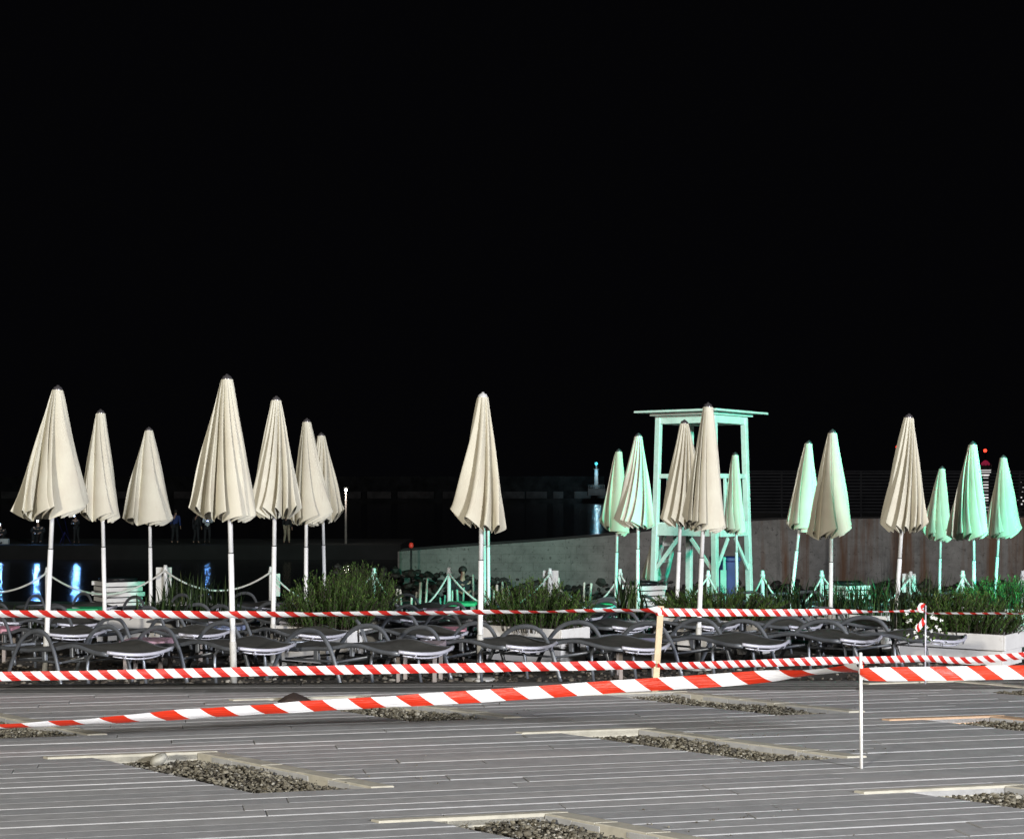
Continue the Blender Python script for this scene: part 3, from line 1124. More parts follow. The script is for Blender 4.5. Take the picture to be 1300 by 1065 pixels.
def bin_(xc, ytop, w, h, lab, rz):
    d = ground_dist(ytop, h)
    t = empty('slatted_bin', ((xc - 650) * d / F, d, gz(d)), lab, 'litter bin', 'slatted litter bins', rz)
    n = 6
    for sgn, axis in ((-1, 'front_slats'), (1, 'back_slats')):
        m = MB()
        for k in range(n):
            z = h * (k + .5) / n
            m.box((0, sgn * w / 2, z), (w + (.08 if k % 2 else 0), .022, h / n * .80), None, .003)
        m.build(axis, M['planter'], t)
    m = MB()
    for sx in (-1, 1):
        for k in range(n):
            z = h * (k + .5) / n
            m.box((sx * (w / 2 - .012), 0, z), (.022, w - .03, h / n * .80), None, .003)
    m.build('side_slats', M['planter'], t)
    m = MB()
    m.box((0, 0, h * .5), (w - .06, w - .06, h - .02))
    m.lathe([(w * .44, h - .02), (w * .52, h + .03), (w * .50, h + .05), (w * .42, h + .02), (w * .3, h - .12)], 14)
    m.build('liner', M['liner'], t)


bin_(150, 737, .62, .52, 'white slatted bin with black liner at the back left', R(33))
bin_(818, 742, .46, .50, 'teal lit slatted bin left of the lifeguard tower, black rim', R(30))
bin_(1076, 742, .46, .48, 'white slatted bin before the rusty wall on the right', R(33))

# ------------------------------------------------------------------ rope fence
POSTS = [(-70, 722), (60, 720), (210, 717), (344, 719), (475, 721), (570, 720), (698, 721), (787, 722), (899, 724), (968, 724), (1043, 724), (1156, 725), (1222, 724), (1298, 724)]
PD = []
tops = []
for i, (x, y) in enumerate(POSTS):
    d = 25.0
    p = W(x, y, d)
    H = p.z - gz(d)
    t = empty('rope_post', (p.x, d, gz(d)), 'white post of the rope barrier, %s from the left' % ORD[i], 'post', 'white posts of the rope barrier')
    m = MB()
    m.tube([(0, 0, 0), (0, 0, H - .03), (0, 0, H)], [.034, .032, .026], 10)
    m.build('shaft', M['pole'], t)
    m = MB()
    m.lathe([(.036, -.03), (.044, -.02), (.044, .02), (.036, .03)], 10, (0, 0, H - .09))
    m.build('rope_ring', M['pole'], t)
    tops.append(Vector((p.x, d, p.z - .09)))
for i in range(len(tops) - 1):
    a, b = tops[i], tops[i + 1]
    sag = (.30, .36, .31, .48, .60, .55, .52, .55, .5, .5, .50, .50, .42)[i]
    m = MB()
    o = (a + b) / 2
    pts = []
    for k in range(17):
        t = k / 16
        p = a + (b - a) * t
        p.z -= sag * 4 * t * (1 - t)
        p.y -= .04
        pts.append(p - o)
    m.tube(pts, .0155, 7)
    tag(m.build('rope', M['rope'], loc=o), 'sagging white rope in the %s gap of the barrier from the left' % ORD[i], 'rope', 'ropes of the barrier')

# signs hung on some posts
for (x, y0, y1, w, lab) in ((208, 720, 765, 20, 'white blank board behind the rope post at left, by the greyish parasol'), (349, 728, 757, 13, 'narrow white board behind the post right of the tallest parasol'),
                            (699, 724, 748, 20, 'teal lit board behind the post right of the lone parasol'), (1154, 728, 752, 17, 'pale green lit board behind the post near the large cream parasol')):
    d = 25.08
    p, q = W(x, y0, d), W(x, y1, d)
    t = empty('notice_board', (p.x, d, gz(d)), lab, 'board', 'small white boards on the rope posts')
    m = MB()
    wm, hm = w * d / F, p.z - q.z
    m.box((0, 0, p.z - gz(d) - hm / 2), (wm, .02, hm), None, .006)
    m.build('panel', M['paintw'], t)
    m = MB()
    m.box((0, .025, (p.z - gz(d)) / 2 - .05), (.03, .028, p.z - gz(d) - .1))
    m.build('stake', M['stake'], t)

# short stakes
ST = [(503, 747, 3), (509, 748, 3), (522, 755, 3), (528, 751, 3), (533, 739, 4.2), (541, 734, 3), (559, 758, 2.6), (564, 755, 2), (574, 749, 2.4), (581, 748, 3.2), (588, 745, 2.6),
      (601, 729, 2.8), (626, 749, 2.6), (631, 742, 3.6), (639, 738, 3.2), (646, 743, 3), (708.5, 733, 3.4), (741, 739, 3), (748.5, 740, 3.4)]
rg = random.Random(6)
for i, (x, y, w) in enumerate(ST):
    d = 26.2 + rg.uniform(-.4, .5)
    p = W(x, y, d)
    H = p.z - gz(d)
    m = MB()
    r = w * d / F / 2
    lx = rg.uniform(-.03, .03)
    m.tube([(lx * -1, 0, -.03), (lx * .2, 0, H * .5), (lx, 0, H - .01), (lx, 0, H)], [r * 1.05, r, r * .96, r * .7], 8)
    tag(m.build('beach_stake', M['stake'], loc=(p.x, d, gz(d))), 'pale driftwood stake, %s from the left in the row of stakes' % ORD[i], 'stake', 'short pale stakes in the beach')

# ------------------------------------------------------------------ lifeguard tower
D0 = 26.2
near = Vector(((906 - 650) * D0 / F, D0, gz(D0)))
eL, eR = Vector((-.86, .64, 0)), Vector((.64, .86, 0))
tw = empty('lifeguard_tower', near + (eL + eR) / 2, 'white timber lifeguard tower with flat roof, lit teal', 'lifeguard tower')
half = .5
aL, aR = eL.copy(), eR.copy()
corners = {'near': -(aL + aR) / 2, 'left': (aL - aR) / 2, 'right': (aR - aL) / 2, 'far': (aL + aR) / 2}
ZT, ZP, ZR = 3.30, 1.36, 2.28
upv = Vector((0, 0, 1))
for k, c in corners.items():
    m = MB()
    b = c * 1.14
    m.beam((b.x, b.y, 0), (c.x * 1.0, c.y * 1.0, ZT), .098, .098, (aL.x, aL.y, 0), .006)
    m.build('post', M['paintw'], tw)


def at(c, z):
    s = 1.14 + (1.0 - 1.14) * z / ZT
    return Vector((c.x * s, c.y * s, z))


sides = [('near', 'left'), ('near', 'right'), ('left', 'far'), ('right', 'far')]
for a, b in sides:
    ca, cb = corners[a], corners[b]
    m = MB()
    m.beam(at(ca, ZP), at(cb, ZP), .05, .20, upv, .004)
    m.build('platform_beam', M['paintw'], tw)
    m = MB()
    m.beam(at(ca, ZR), at(cb, ZR), .05, .075, upv, .004)
    m.build('rail', M['paintw'], tw)
    m = MB()
    m.beam(at(ca, ZT - .06), at(cb, ZT - .06), .06, .13, upv, .004)
    m.build('roof_beam', M['paintw'], tw)
    dv = (cb - ca).normalized()
    for p, sg in (((ca, 1), (cb, -1)) if a == 'near' else ()):
        m = MB()
        q = at(p, ZP - .12) + dv * sg * .05
        e = at(p, ZP - .62)
        m.beam(at(p, ZP - .72), at(p, ZP - .14) + dv * sg * .46, .035, .062, upv, .003)
        m.build('knee_brace', M['paintw'], tw)
    # two uprights between platform and rail
    m = MB()
    for q in (.33, .67):
        s0, s1 = at(ca, ZP + .05), at(cb, ZP + .05)
        t0, t1 = at(ca, ZR - .03), at(cb, ZR - .03)
        m.beam(s0 + (s1 - s0) * q, t0 + (t1 - t0) * q, .06, .03, (aL.x, aL.y, 0))
    m.build('rail_uprights', M['paintw'], tw)
m = MB()
rot = Matrix((aR.normalized(), aL.normalized(), Vector((0, 0, 1)))).transposed()
for k in range(7):
    m.box(rot @ Vector((0, (k - 3) * .155, ZP + .11)), (1.12, .148, .03), rot, .003)
m.build('platform', M['paintw'], tw)
m = MB()
m.box((0, 0, ZT + .075), (1.86, 1.60, .035), rot, .004)
m.box((0, 0, ZT + .032), (1.42, 1.24, .045), rot, .004)
m.build('roof', M['paintw'], tw)
# seat, low back and ladder
m = MB()
m.box(rot @ Vector((.05, .1, ZP + .55)), (.7, .45, .04), rot, .004)
m.box(rot @ Vector((.05, .32, ZP + .8)), (.7, .04, .5), rot, .004)
for sx in (-.28, .38):
    m.box(rot @ Vector((sx, .1, ZP + .33)), (.05, .4, .42), rot)
m.build('bench', M['paintw'], tw)
m = MB()
for sx in (-.2, .2):
    m.beam(rot @ Vector((sx, .95, 0)), rot @ Vector((sx, .58, ZP + .1)), .04, .07, aR)
for k in range(4):
    q = (k + .7) / 4.6
    m.beam(rot @ Vector((-.2, .95 - .37 * q, ZP * q)), rot @ Vector((.2, .95 - .37 * q, ZP * q)), .03, .06, upv)
m.build('ladder', M['paintw'], tw)
# board with black lettering on the right platform beam
m = MB()
c0 = (corners['near'] + corners['right']) / 2 * 1.09
nrm = -aL.normalized()
m.box(c0 + nrm * .045 + Vector((0, 0, ZP + .02)), (.94, .02, .26), rot, .003)
sgn = m.build('front_panel', M['paintw'], tw)
m = MB()


def stroke(ax, az, bx, bz):
    o = c0 + nrm * .058 + Vector((0, 0, ZP + .02)) - aR.normalized() * .22
    m.beam(o + aR.normalized() * ax + upv * az, o + aR.normalized() * bx + upv * bz, .02, .008, nrm)


stroke(-.07, .07, -.035, -.07)
stroke(-.035, -.07, 0, .07)
stroke(.04, .03, .04, -.07)
stroke(.04, .055, .04, .072)
stroke(.075, -.055, .075, -.07)
m.build('lettering', M['black'], sgn)

# things at the tower's foot
d = 28.2
p = W(920, 706, d)
bx = empty('blue_bin', (p.x, d, gz(d)), 'deep blue plastic bin standing behind the lifeguard tower', 'bin')
H = p.z - gz(d)
m = MB()
vs = []
for z, s in ((0, .36), (H - .09, .46)):
    vs += [(-s / 2, -s / 2, z), (s / 2, -s / 2, z), (s / 2, s / 2, z), (-s / 2, s / 2, z)]
m.add(vs, [(0, 3, 2, 1), (4, 5, 6, 7), (0, 1, 5, 4), (1, 2, 6, 5), (2, 3, 7, 6), (3, 0, 4, 7)])
m.build('body', M['bluebox'], bx)
m = MB()
m.box((0, -.02, H - .045), (.50, .54, .08), None, .015)
m.build('lid', M['bluebox'], bx)
d = 25.6
p = W(919.5, 707, d)
wp = empty('white_marker', (p.x, d, gz(d)), 'thin white post with a narrow plate before the blue bin', 'marker post')
H = p.z - gz(d)
m = MB()
m.box((0, 0, H / 2), (.045, .045, H), None, .004)
m.build('post', M['paintw'], wp)
m = MB()
m.box((-.02, -.03, H * .52), (.10, .012, H * .5), None, .003)
m.build('plate', M['paintw'], wp)

# ------------------------------------------------------------------ tapes and their stakes


def cr(ctl, n):
    pts = []
    for a in range(len(ctl) - 1):
        p0, p1, p2, p3 = ctl[max(a - 1, 0)], ctl[a], ctl[a + 1], ctl[min(a + 2, len(ctl) - 1)]
        for q in range(n):
            t = q / n
            pts.append(tuple(.5 * ((2 * p1[k]) + (-p0[k] + p2[k]) * t + (2 * p0[k] - 5 * p1[k] + 4 * p2[k] - p3[k]) * t * t + (-p0[k] + 3 * p1[k] - 3 * p2[k] + p3[k]) * t ** 3) for k in range(len(p1))))
    pts.append(tuple(ctl[-1]))
    return pts


def ribbon(mb, ctl, width, n=14):
    """ctl: (x, y, z, roll in degrees); roll 0 stands upright facing the camera."""
    pts = cr(ctl, n)
    K = 5
    L = 0
    o0 = len(mb.v)
    vs = []
    prev = None
    for i, p in enumerate(pts):
        c = Vector(p[:3])
        t = Vector(pts[min(i + 1, len(pts) - 1)][:3]) - Vector(pts[max(i - 1, 0)][:3])
        t.normalize()
        up = Vector((0, 0, 1))
        nn = t.cross(up).normalized()
        w = (t.cross(nn) * -1).normalized()
        a = R(p[3] + (5 * math.sin(L * 2.9 + width * 90) + 4 * math.sin(L * 7.3 + 1) + 3 * math.sin(L * 17 + 2)) * min(1, i / 6, (len(pts) - 1 - i) / 6))
        wd = w * math.cos(a) + nn * math.sin(a)
        ud = nn * math.cos(a) - w * math.sin(a)
        if prev is not None:
            L += (c - prev).length
        prev = c
        for k in range(K):
            q = k / (K - 1) - .5
            v = c + wd * (q * width) + ud * (.010 * (1 - 4 * q * q) + .006 * math.sin(L * 7 + q * 5) * q)
            mb.uv[o0 + len(vs)] = (L, q * width)
            vs.append(v)
    fs = [(i * K + k, i * K + k + 1, (i + 1) * K + k + 1, (i + 1) * K + k) for i in range(len(pts) - 1) for k in range(K - 1)]
    mb.add(vs, fs, True)


def knot(mb, c, r, h, seed):
    o0 = len(mb.v)
    rg = random.Random(seed)
    vs = []
    for i in range(4):
        for k in range(10):
            a = k / 10 * 6.283
            rr = r * rg.uniform(.9, 1.35)
            vs.append((c[0] + rr * math.cos(a), c[1] + rr * math.sin(a), c[2] + h * (i / 3 - .5)))
    for i in range(len(vs)):
        mb.uv[o0 + i] = (i % 10 * .03, i // 10 * .02)
    mb.add(vs, [(i * 10 + k, i * 10 + (k + 1) % 10, (i + 1) * 10 + (k + 1) % 10, (i + 1) * 10 + k) for i in range(3) for k in range(10)], True)


def stake_top(x, y, d):
    return W(x, y, d)


# wooden lath
d1 = 12.15
base = Vector(((831.5 - 650) * d1 / F, d1, 0.0))
top = W(839, 769, d1)
t = empty('wooden_lath', base, 'leaning pale wooden lath holding the red and white tape', 'stake')
m = MB()
m.beam((0, 0, -.02), top - base, .05, .022, (0, 1, 0), .003)
m.build('lath', M['wood'], t)
d2 = 8.75
base2 = Vector(((1093.5 - 650) * d2 / F, d2, 0))
t = empty('marker_rod', base2, 'slim white rod in the foreground deck tying two tapes', 'rod', 'thin rods holding the tapes')
m = MB()
m.tube([(0, 0, 0), (-.004, 0, EYE - (828 - HZ) * d2 / F)], .0095, 8)
m.build('rod', M['rod'], t)
d3 = 12.62
base3 = Vector(((1174.5 - 650) * d3 / F, d3, 0))
t = empty('marker_rod', base3, 'thin grey rod at right by the big planter with a loose tape end', 'rod', 'thin rods holding the tapes')
m = MB()
m.tube([(0, 0, 0), (.004, 0, EYE - (768 - HZ) * d3 / F)], .007, 8)
m.build('rod', M['bar'], t)

TAPES = []


def tp(x, y, d, roll=0):
    p = W(x, y, d)
    return (p.x, p.y, p.z, roll)


SM = tape_mat('small_stripe_tape', .145, TAPE_RED, .48, 1.0)
SN = tape_mat('narrow_stripe_tape', .092, TAPE_RED, .46, .9)
BG = tape_mat('large_stripe_tape', .30, (.62, .032, .009), .48, 1.2)
BM = tape_mat('bright_stripe_tape', .215, (.64, .04, .012), .45, 1.25)
m = MB()
ribbon(m, [tp(-40, 779, 12.0, 38), tp(120, 779.5, 12.0, 36), tp(330, 780, 12.1, 44), tp(500, 778.5, 12.1, 62), tp(660, 776.5, 12.1, 66), tp(800, 774.5, 12.13, 62), tp(836, 774, 12.13, 30)], .075)
knot(m, tp(837, 776, 12.15)[:3], .026, .06, 1)
TAPES.append(('upper tape from the left edge to the wooden lath', m, SM))
m = MB()
ribbon(m, [tp(838, 777, 12.14, 10), tp(900, 777.5, 12.2, 12), tp(1000, 777.5, 12.3, 20), tp(1070, 776.5, 12.45, 46), tp(1110, 776, 12.5, 74), tp(1174, 775.5, 12.6, 80)], .062)
ribbon(m, [tp(1174, 771, 12.6, 0), tp(1170, 770, 12.58, 20), tp(1168, 776, 12.55, 60)], .06, 6)
ribbon(m, [tp(1174, 786, 12.6, 10), tp(1170, 792, 12.57, 20), tp(1164, 799, 12.5, 30)], .05, 6)
TAPES.append(('upper tape between the wooden lath and the thin right rod', m, SN))
m = MB()
ribbon(m, [tp(1176, 778, 12.62, 76), tp(1225, 778.5, 12.5, 74), tp(1330, 778, 12.4, 78)], .07)
TAPES.append(('thin twisted tape running from the right rod out of view', m, SN))
m = MB()
ribbon(m, [tp(-40, 859, 11.9, 8), tp(150, 856, 11.95, 10), tp(330, 852, 12.0, 6), tp(500, 849, 12.05, 4), tp(680, 846, 12.1, 8), tp(800, 844, 12.13, 16), tp(832, 843, 12.14, 30)], .073)
TAPES.append(('lower tape along the deck edge left of the wooden lath', m, SM))
m = MB()
ribbon(m, [tp(834, 845.5, 12.14, 40), tp(900, 844, 12.2, 28), tp(980, 841, 12.3, 22), tp(1080, 838, 12.42, 28), tp(1174, 836, 12.6, 36), tp(1230, 838, 12.6, 20), tp(1330, 829, 12.5, 36)], .07)
TAPES.append(('lower tape along the deck edge right of the wooden lath', m, SN))
m = MB()
ribbon(m, [tp(-60, 925, 9.3, 58), tp(60, 919, 9.4, 56), tp(200, 909, 9.5, 44), tp(340, 899.5, 9.6, 30), tp(500, 890, 9.7, 12), tp(640, 881.5, 9.6, 4), tp(780, 871.5, 9.5, 8), tp(900, 864, 9.3, -10), tp(1000, 856, 9.1, 38), tp(1060, 850, 8.95, 66), tp(1092, 847, 8.76, 50)], .078)
knot(m, tp(1093.5, 849, 8.75)[:3], .013, .05, 2)
TAPES.append(('sagging foreground tape rising from lower left to the slim white rod', m, BG))
m = MB()
ribbon(m, [tp(1092, 855, 8.74, 30), tp(1110, 855.5, 8.72, 4), tp(1180, 855, 8.7, -6), tp(1240, 854, 8.7, -12), tp(1345, 852.5, 8.6, -20)], .078)
TAPES.append(('broad bright tape from the slim white rod to the right edge', m, BM))
for lab, m, mt in TAPES:
    tag(m.build('barrier_tape', mt), 'red and white ' + lab, 'barrier tape', 'red and white barrier tapes')

# a scrap of packaging on the pebbles
d = 12.95
p = W(362, 859, d)
m = MB()
m.box((-.03, 0, .02), (.055, .05, .034), Matrix.Rotation(.2, 3, 'Y'), .008)
w1 = empty('litter_packet', (p.x, d, gz(d) + .0), 'small blue and white packet dropped on pebbles under a front lounger', 'litter')
m.build('blue_half', plain('blue_foil', (.06, .16, .62), .4), w1)
m = MB()
m.box((.028, 0, .02), (.055, .05, .03), Matrix.Rotation(-.15, 3, 'Y'), .008)
m.build('white_half', M['flower'], w1)

# ------------------------------------------------------------------ mole wall, rocks, fence
DWL = 45.0
prof = [(505, 700), (600, 693), (690, 687), (760, 681), (900, 666), (945, 662), (1000, 659), (1150, 658), (1420, 656)]
vs, fs = [], []
for (x, y) in prof:
    p = W(x, y, DWL)
    vs += [(p.x, DWL, -2.4), (p.x, DWL, p.z), (p.x, DWL + 2.6, p.z), (p.x, DWL + 2.6, -2.4)]
for i in range(len(prof) - 1):
    a, b = i * 4, i * 4 + 4
    fs += [(a, b, b + 1, a + 1), (a + 1, b + 1, b + 2, a + 2), (a + 2, b + 2, b + 3, a + 3)]
fs += [(0, 1, 2, 3), tuple((len(prof) - 1) * 4 + k for k in (3, 2, 1, 0))]
m = MB()
m.add(vs, fs)
tag(m.build('sea_wall', M['wall']), 'low stained concrete sea wall with rust streaks, sloping down to the left', 'wall')
# mole behind the wall carrying the fence
m = MB()
m.box((40, 60, -.75), (70, 24.6, 2.9))
tag(m.build('mole', M['mole']), 'dark flat harbour mole behind the wall', 'mole', kind='structure')
m = MB()
rg = random.Random(17)
for q in range(900):
    x = rg.uniform(420, 1340)
    d = rg.uniform(41.2, 44.8)
    hi = 738 if x > 700 else 738 - (700 - x) * .075
    y = hi + rg.random() ** .8 * 34
    p = W(x, y, d)
    stone(m, p, rg.uniform(.06, .19), rg, 0, .7)
tag(m.build('rubble', M['rock']), 'dark wet rubble at the foot of the sea wall', 'rubble', kind='stuff')

DF = 49.0
t = empty('slat_fence', ((1160 - 650) * DF / F, DF, .7), 'dark horizontal slat fence on the mole above the rusty wall', 'fence')
x0, x1 = (942 - 1160) * DF / F, (1420 - 1160) * DF / F
z0, z1 = W(0, 652, DF).z - .7, W(0, 599, DF).z - .7
m = MB()
n = 13
for k in range(n):
    m.box(((x0 + x1) / 2, 0, z0 + (z1 - z0) * (k + .5) / n), (x1 - x0, .02, (z1 - z0) / n * .55))
m.build('slats', M['fence'], t)
k = x0
while k < x1:
    m = MB()
    m.box((k, .045, (z1 - .0) / 2), (.06, .06, z1 + .04), None, .005)
    m.build('fence_post', M['fence'], t)
    k += 1.25
m = MB()
m.box(((x0 + x1) / 2, 0, z1 + .02), (x1 - x0, .07, .04))
m.build('top_rail', M['fence'], t)

# ------------------------------------------------------------------ far quay with anglers
DQ = 80.0
QZ = EYE - 66 * DQ / F
m = MB()
m.box((-28, DQ + 5, (QZ - 2.6) / 2), (44.6, 10, QZ + 2.6), None, .05)
tag(m.build('quay', M['quay']), 'long low dark quay across the water on the left', 'quay', kind='structure')


def skin_obj(name, verts, edges, m, parent, levels=1):
    """verts: list of (co, radius); root is vertex 0."""
    me = bpy.data.meshes.new(name)
    bm = bmesh.new()
    lay = bm.verts.layers.skin.verify()
    bv = []
    for i, (co, r) in enumerate(verts):
        v = bm.verts.new(co)
        v[lay].radius = (r, r) if not isinstance(r, tuple) else r
        v[lay].use_root = (i == 0)
        bv.append(v)
    for a, b in edges:
        bm.edges.new((bv[a], bv[b]))
    bm.to_mesh(me)
    bm.free()
    me.materials.append(m)
    o = bpy.data.objects.new(name, me)
    COL.objects.link(o)
    o.parent = parent
    mo = o.modifiers.new('skin', 'SKIN')
    mo.use_smooth_shade = True
    mo.branch_smoothing = .4
    su = o.modifiers.new('sub', 'SUBSURF')
    su.levels = su.render_levels = levels
    return o


def person(loc, rz, lab, top, trousers, pose='stand', scale=1.0, arm='down', lamp=None, hood=False, skin='skin'):
    root = empty('person', loc, lab, 'person', None, rz)
    root.scale = (scale,) * 3
    sit = pose == 'sit'
    hipz = .93 if not sit else .14
    P = {}
    P['pelvis'] = Vector((0, 0, hipz))
    ln = -.10 if not sit else -.16   # forward lean (forward is -y)
    P['waist'] = Vector((0, ln * .2, hipz + .16))
    P['chest'] = Vector((0, ln * .6, hipz + .38))
    P['neck'] = Vector((0, ln, hipz + .56))
    P['head'] = Vector((0, ln - .03, hipz + .68))
    P['crown'] = Vector((0, ln - .03, hipz + .76))
    for s, k in ((-1, 'l'), (1, 'r')):
        P['hip' + k] = Vector((s * .10, 0, hipz - .03))
        if sit:
            P['knee' + k] = Vector((s * .16, -.36, hipz + .30))
            P['ankle' + k] = Vector((s * .14, -.58, .08))
            P['toe' + k] = Vector((s * .15, -.76, .05))
        else:
            P['knee' + k] = Vector((s * .12, -.03 - .02 * s, .49))
            P['ankle' + k] = Vector((s * .13, .02 + .05 * s, .08))
            P['toe' + k] = Vector((s * .15, -.15 + .05 * s, .04))
        P['sho' + k] = Vector((s * .19, ln * .85, hipz + .49))
        if arm == 'down':
            P['elb' + k] = Vector((s * .25, ln * .5 + .03, hipz + .22))
            P['wri' + k] = Vector((s * .25, ln - .02, hipz - .02))
            P['pal' + k] = Vector((s * .245, ln - .05, hipz - .10))
        elif arm == 'knees':
            P['elb' + k] = Vector((s * .25, -.25, hipz + .32))
            P['wri' + k] = Vector((s * .12, -.42, hipz + .30))
            P['pal' + k] = Vector((s * .08, -.49, hipz + .28))
        else:
            P['elb' + k] = Vector((s * .25, ln - .06, hipz + .24))
            P['wri' + k] = Vector((s * .10, ln - .28, hipz + .27))
            P['pal' + k] = Vector((s * .07, ln - .36, hipz + .29))
    # body: one continuous skin surface
    vs, ed, ix = [], [], {}

    def V(n, r):
        ix[n] = len(vs)
        vs.append((P[n], r))
    for n, r in (('pelvis', .12), ('waist', .11), ('chest', .13), ('neck', .05), ('head', (.082, .10)), ('crown', .06)):
        V(n, r)
    ed += [(0, 1), (1, 2), (2, 3), (3, 4), (4, 5)]
    for k, s in (('l', -1), ('r', 1)):
        for n, r in (('hip', .085), ('knee', .055), ('ankle', .036), ('toe', .03), ('sho', .055), ('elb', .04), ('wri', .027), ('pal', .03)):
            V(n + k, r)
        ed += [(0, ix['hip' + k]), (ix['hip' + k], ix['knee' + k]), (ix['knee' + k], ix['ankle' + k]), (ix['ankle' + k], ix['toe' + k]),
               (2, ix['sho' + k]), (ix['sho' + k], ix['elb' + k]), (ix['elb' + k], ix['wri' + k]), (ix['wri' + k], ix['pal' + k])]
        dr = (P['pal' + k] - P['wri' + k]).normalized()
        sd = Vector((0, 1, 0)) if arm == 'down' else Vector((1, 0, 0))
        for q, (off, Lf) in enumerate(((-.03, .075), (-.01, .085), (.012, .08), (.032, .062))):
            n = 'f%d%s' % (q, k)
            P[n] = P['pal' + k] + dr * Lf + sd * off + Vector((0, -.01, -.008 * q))
            V(n, .009)
            ed.append((ix['pal' + k], ix[n]))
        n = 't' + k
        P[n] = P['wri' + k] + dr * .06 + sd * -.05
        V(n, .010)
        ed.append((ix['wri' + k], ix[n]))
    # nose and chin give the head a face side
    P['nose'] = P['head'] + Vector((0, -.105, .0))
    V('nose', .014)
    ed.append((ix['head'], ix['nose']))
    skin_obj('body', vs, ed, M[skin], root)
    # jacket
    vs, ed = [], []
    nm = ['waist', 'pelvis', 'chest', 'neck', 'shol', 'elbl', 'wril', 'shor', 'elbr', 'wrir']
    rr = dict(waist=.145, pelvis=.145, chest=.155, neck=.062, shol=.075, elbl=.058, wril=.040, shor=.075, elbr=.058, wrir=.040)
    for n in nm:
        p = P[n].copy()
        if n == 'neck':
            p.z -= .03
        vs.append((p, rr[n]))
    ed = [(0, 1), (0, 2), (2, 3), (2, 4), (4, 5), (5, 6), (2, 7), (7, 8), (8, 9)]
    skin_obj('jacket', vs, ed, M[top], root)
    vs = [(P['pelvis'] - Vector((0, 0, .02)), .135)]
    ed = []
    for k in 'lr':
        o = len(vs)
        vs += [(P['hip' + k], .105), (P['knee' + k], .075), (P['ankle' + k] + Vector((0, 0, .03)), .055)]
        ed += [(0, o), (o, o + 1), (o + 1, o + 2)]
        skin_obj('shoe', [(P['ankle' + k], .052), (P['ankle' + k] * .5 + P['toe' + k] * .5, .046), (P['toe' + k] + Vector((0, -.02, 0)), .040)], [(0, 1), (1, 2)], M['black'], root)
    skin_obj('trousers', vs, ed, M[trousers], root)
    hm = MB()
    b, f = ico_base()[1]
    hc = P['head'] + Vector((0, .012, .045))
    hm.add([hc + Vector((v.x * .098, v.y * .112, v.z * .105 if v.z > -.25 or v.y > 0 else v.z * .02)) for v in b], f, True)
    hm.build('hair', M[top] if hood else M['hair'], root)
    if lamp:
        lm = MB()
        lc = P['head'] + Vector((0, -.125, .06))
        lm.add([lc + v * .028 for v in b], f, True)
        lm.build('headlamp', lamp, root)
    return root


LAMPB = glow('blue_white_lamp', (.55, .75, 1.0), 60)
LAMPS = glow('small_blue_lamp', (.35, .5, 1.0), 12)


def on_quay(x, d=DQ + 1.2):
    return Vector(((x - 650) * d / F, d, QZ))


def point(name, loc, c, e, r=.05):
    l = bpy.data.lights.new(name, 'POINT')
    l.color = c
    l.energy = e
    l.shadow_soft_size = r
    o = bpy.data.objects.new(name, l)
    o.location = loc
    COL.objects.link(o)
    return o


person(on_quay(97), R(-12), 'standing angler with bright blue-white headlamp under the far left parasols', 'darkcloth', 'darkcloth', 'stand', .87, 'hold', LAMPB)
person(on_quay(49), R(10), 'angler seated low on the quay with a small white headlamp', 'darkcloth', 'darkcloth', 'sit', 1.35, 'knees', LAMPB)
person(on_quay(2), R(5), 'seated figure with lamp at the left edge of the view', 'darkcloth', 'darkcloth', 'sit', 1.15, 'knees', LAMPB)
person(on_quay(222), R(170), 'figure in a blue jacket on the quay, hands down, back turned', 'bluecloth', 'darkcloth', 'stand', 1.02, 'down')
person(on_quay(249), R(150), 'figure in dark clothes on the quay, between blue jacket and white shirt', 'darkcloth', 'darkcloth', 'stand', .98, 'down')
person(on_quay(263), R(20), 'figure in a pale shirt lit by a small blue lamp in hand', 'whitecloth', 'darkcloth', 'stand', .95, 'hold')
person(on_quay(364), R(160), 'figure in beige trousers on the quay right of the tallest parasol', 'darkcloth', 'beigecloth', 'stand', .95, 'down')
# seated watcher on the beach
d = 31.5
person(Vector(((586 - 650) * d / F, d, gz(d) + .02)), R(10), 'figure in dark clothes seated on the beach behind the stakes, face showing', 'darkcloth', 'darkcloth', 'sit', .95, 'knees')
# handheld lamp and fishing gear
hb = on_quay(265)
hl = empty('hand_lamp', hb + Vector((0.02, -.36, 1.18)), 'small blue hand lamp held by the figure in the pale shirt', 'lamp')
m = MB()
m.lathe([(.0, .05), (.035, .045), (.04, 0), (.03, -.05), (0, -.055)], 10)
m.build('lamp_body', M['black'], hl)
m = MB()
m.lathe([(0, .03), (.03, .025), (.042, 0), (.03, -.02), (0, -.025)], 10, (0, -.035, 0))
m.build('lens', LAMPS, hl)
g = on_quay(82)
rs = empty('rod_stand', g, 'folding rod stand with two fishing rods beside the standing angler', 'fishing gear')
m = MB()
for a in (0, 2.1, 4.2):
    m.tube([(0, 0, .62), (.35 * math.cos(a), .35 * math.sin(a), 0)], .014, 6)
m.build('tripod', M['bluebox'], rs)
for sx in (-.12, .15):
    m = MB()
    m.tube([(sx, .5, .2), (sx, 0, .62), (sx * 1.6, -1.0, 1.5), (sx * 2, -1.8, 2.1)], [.014, .012, .007, .003], 6)
    m.build('fishing_rod', M['bluebox'], rs)
fc = empty('tackle_box', on_quay(4, DQ + .6) + Vector((.08, 0, 0)), 'pale tackle box on the quay at the left edge of the view', 'box')
m = MB()
m.box((0, 0, .14), (.42, .26, .28), None, .015)
m.build('box', M['whitecloth'], fc)
m = MB()
m.box((0, 0, .295), (.44, .28, .03), None, .006)
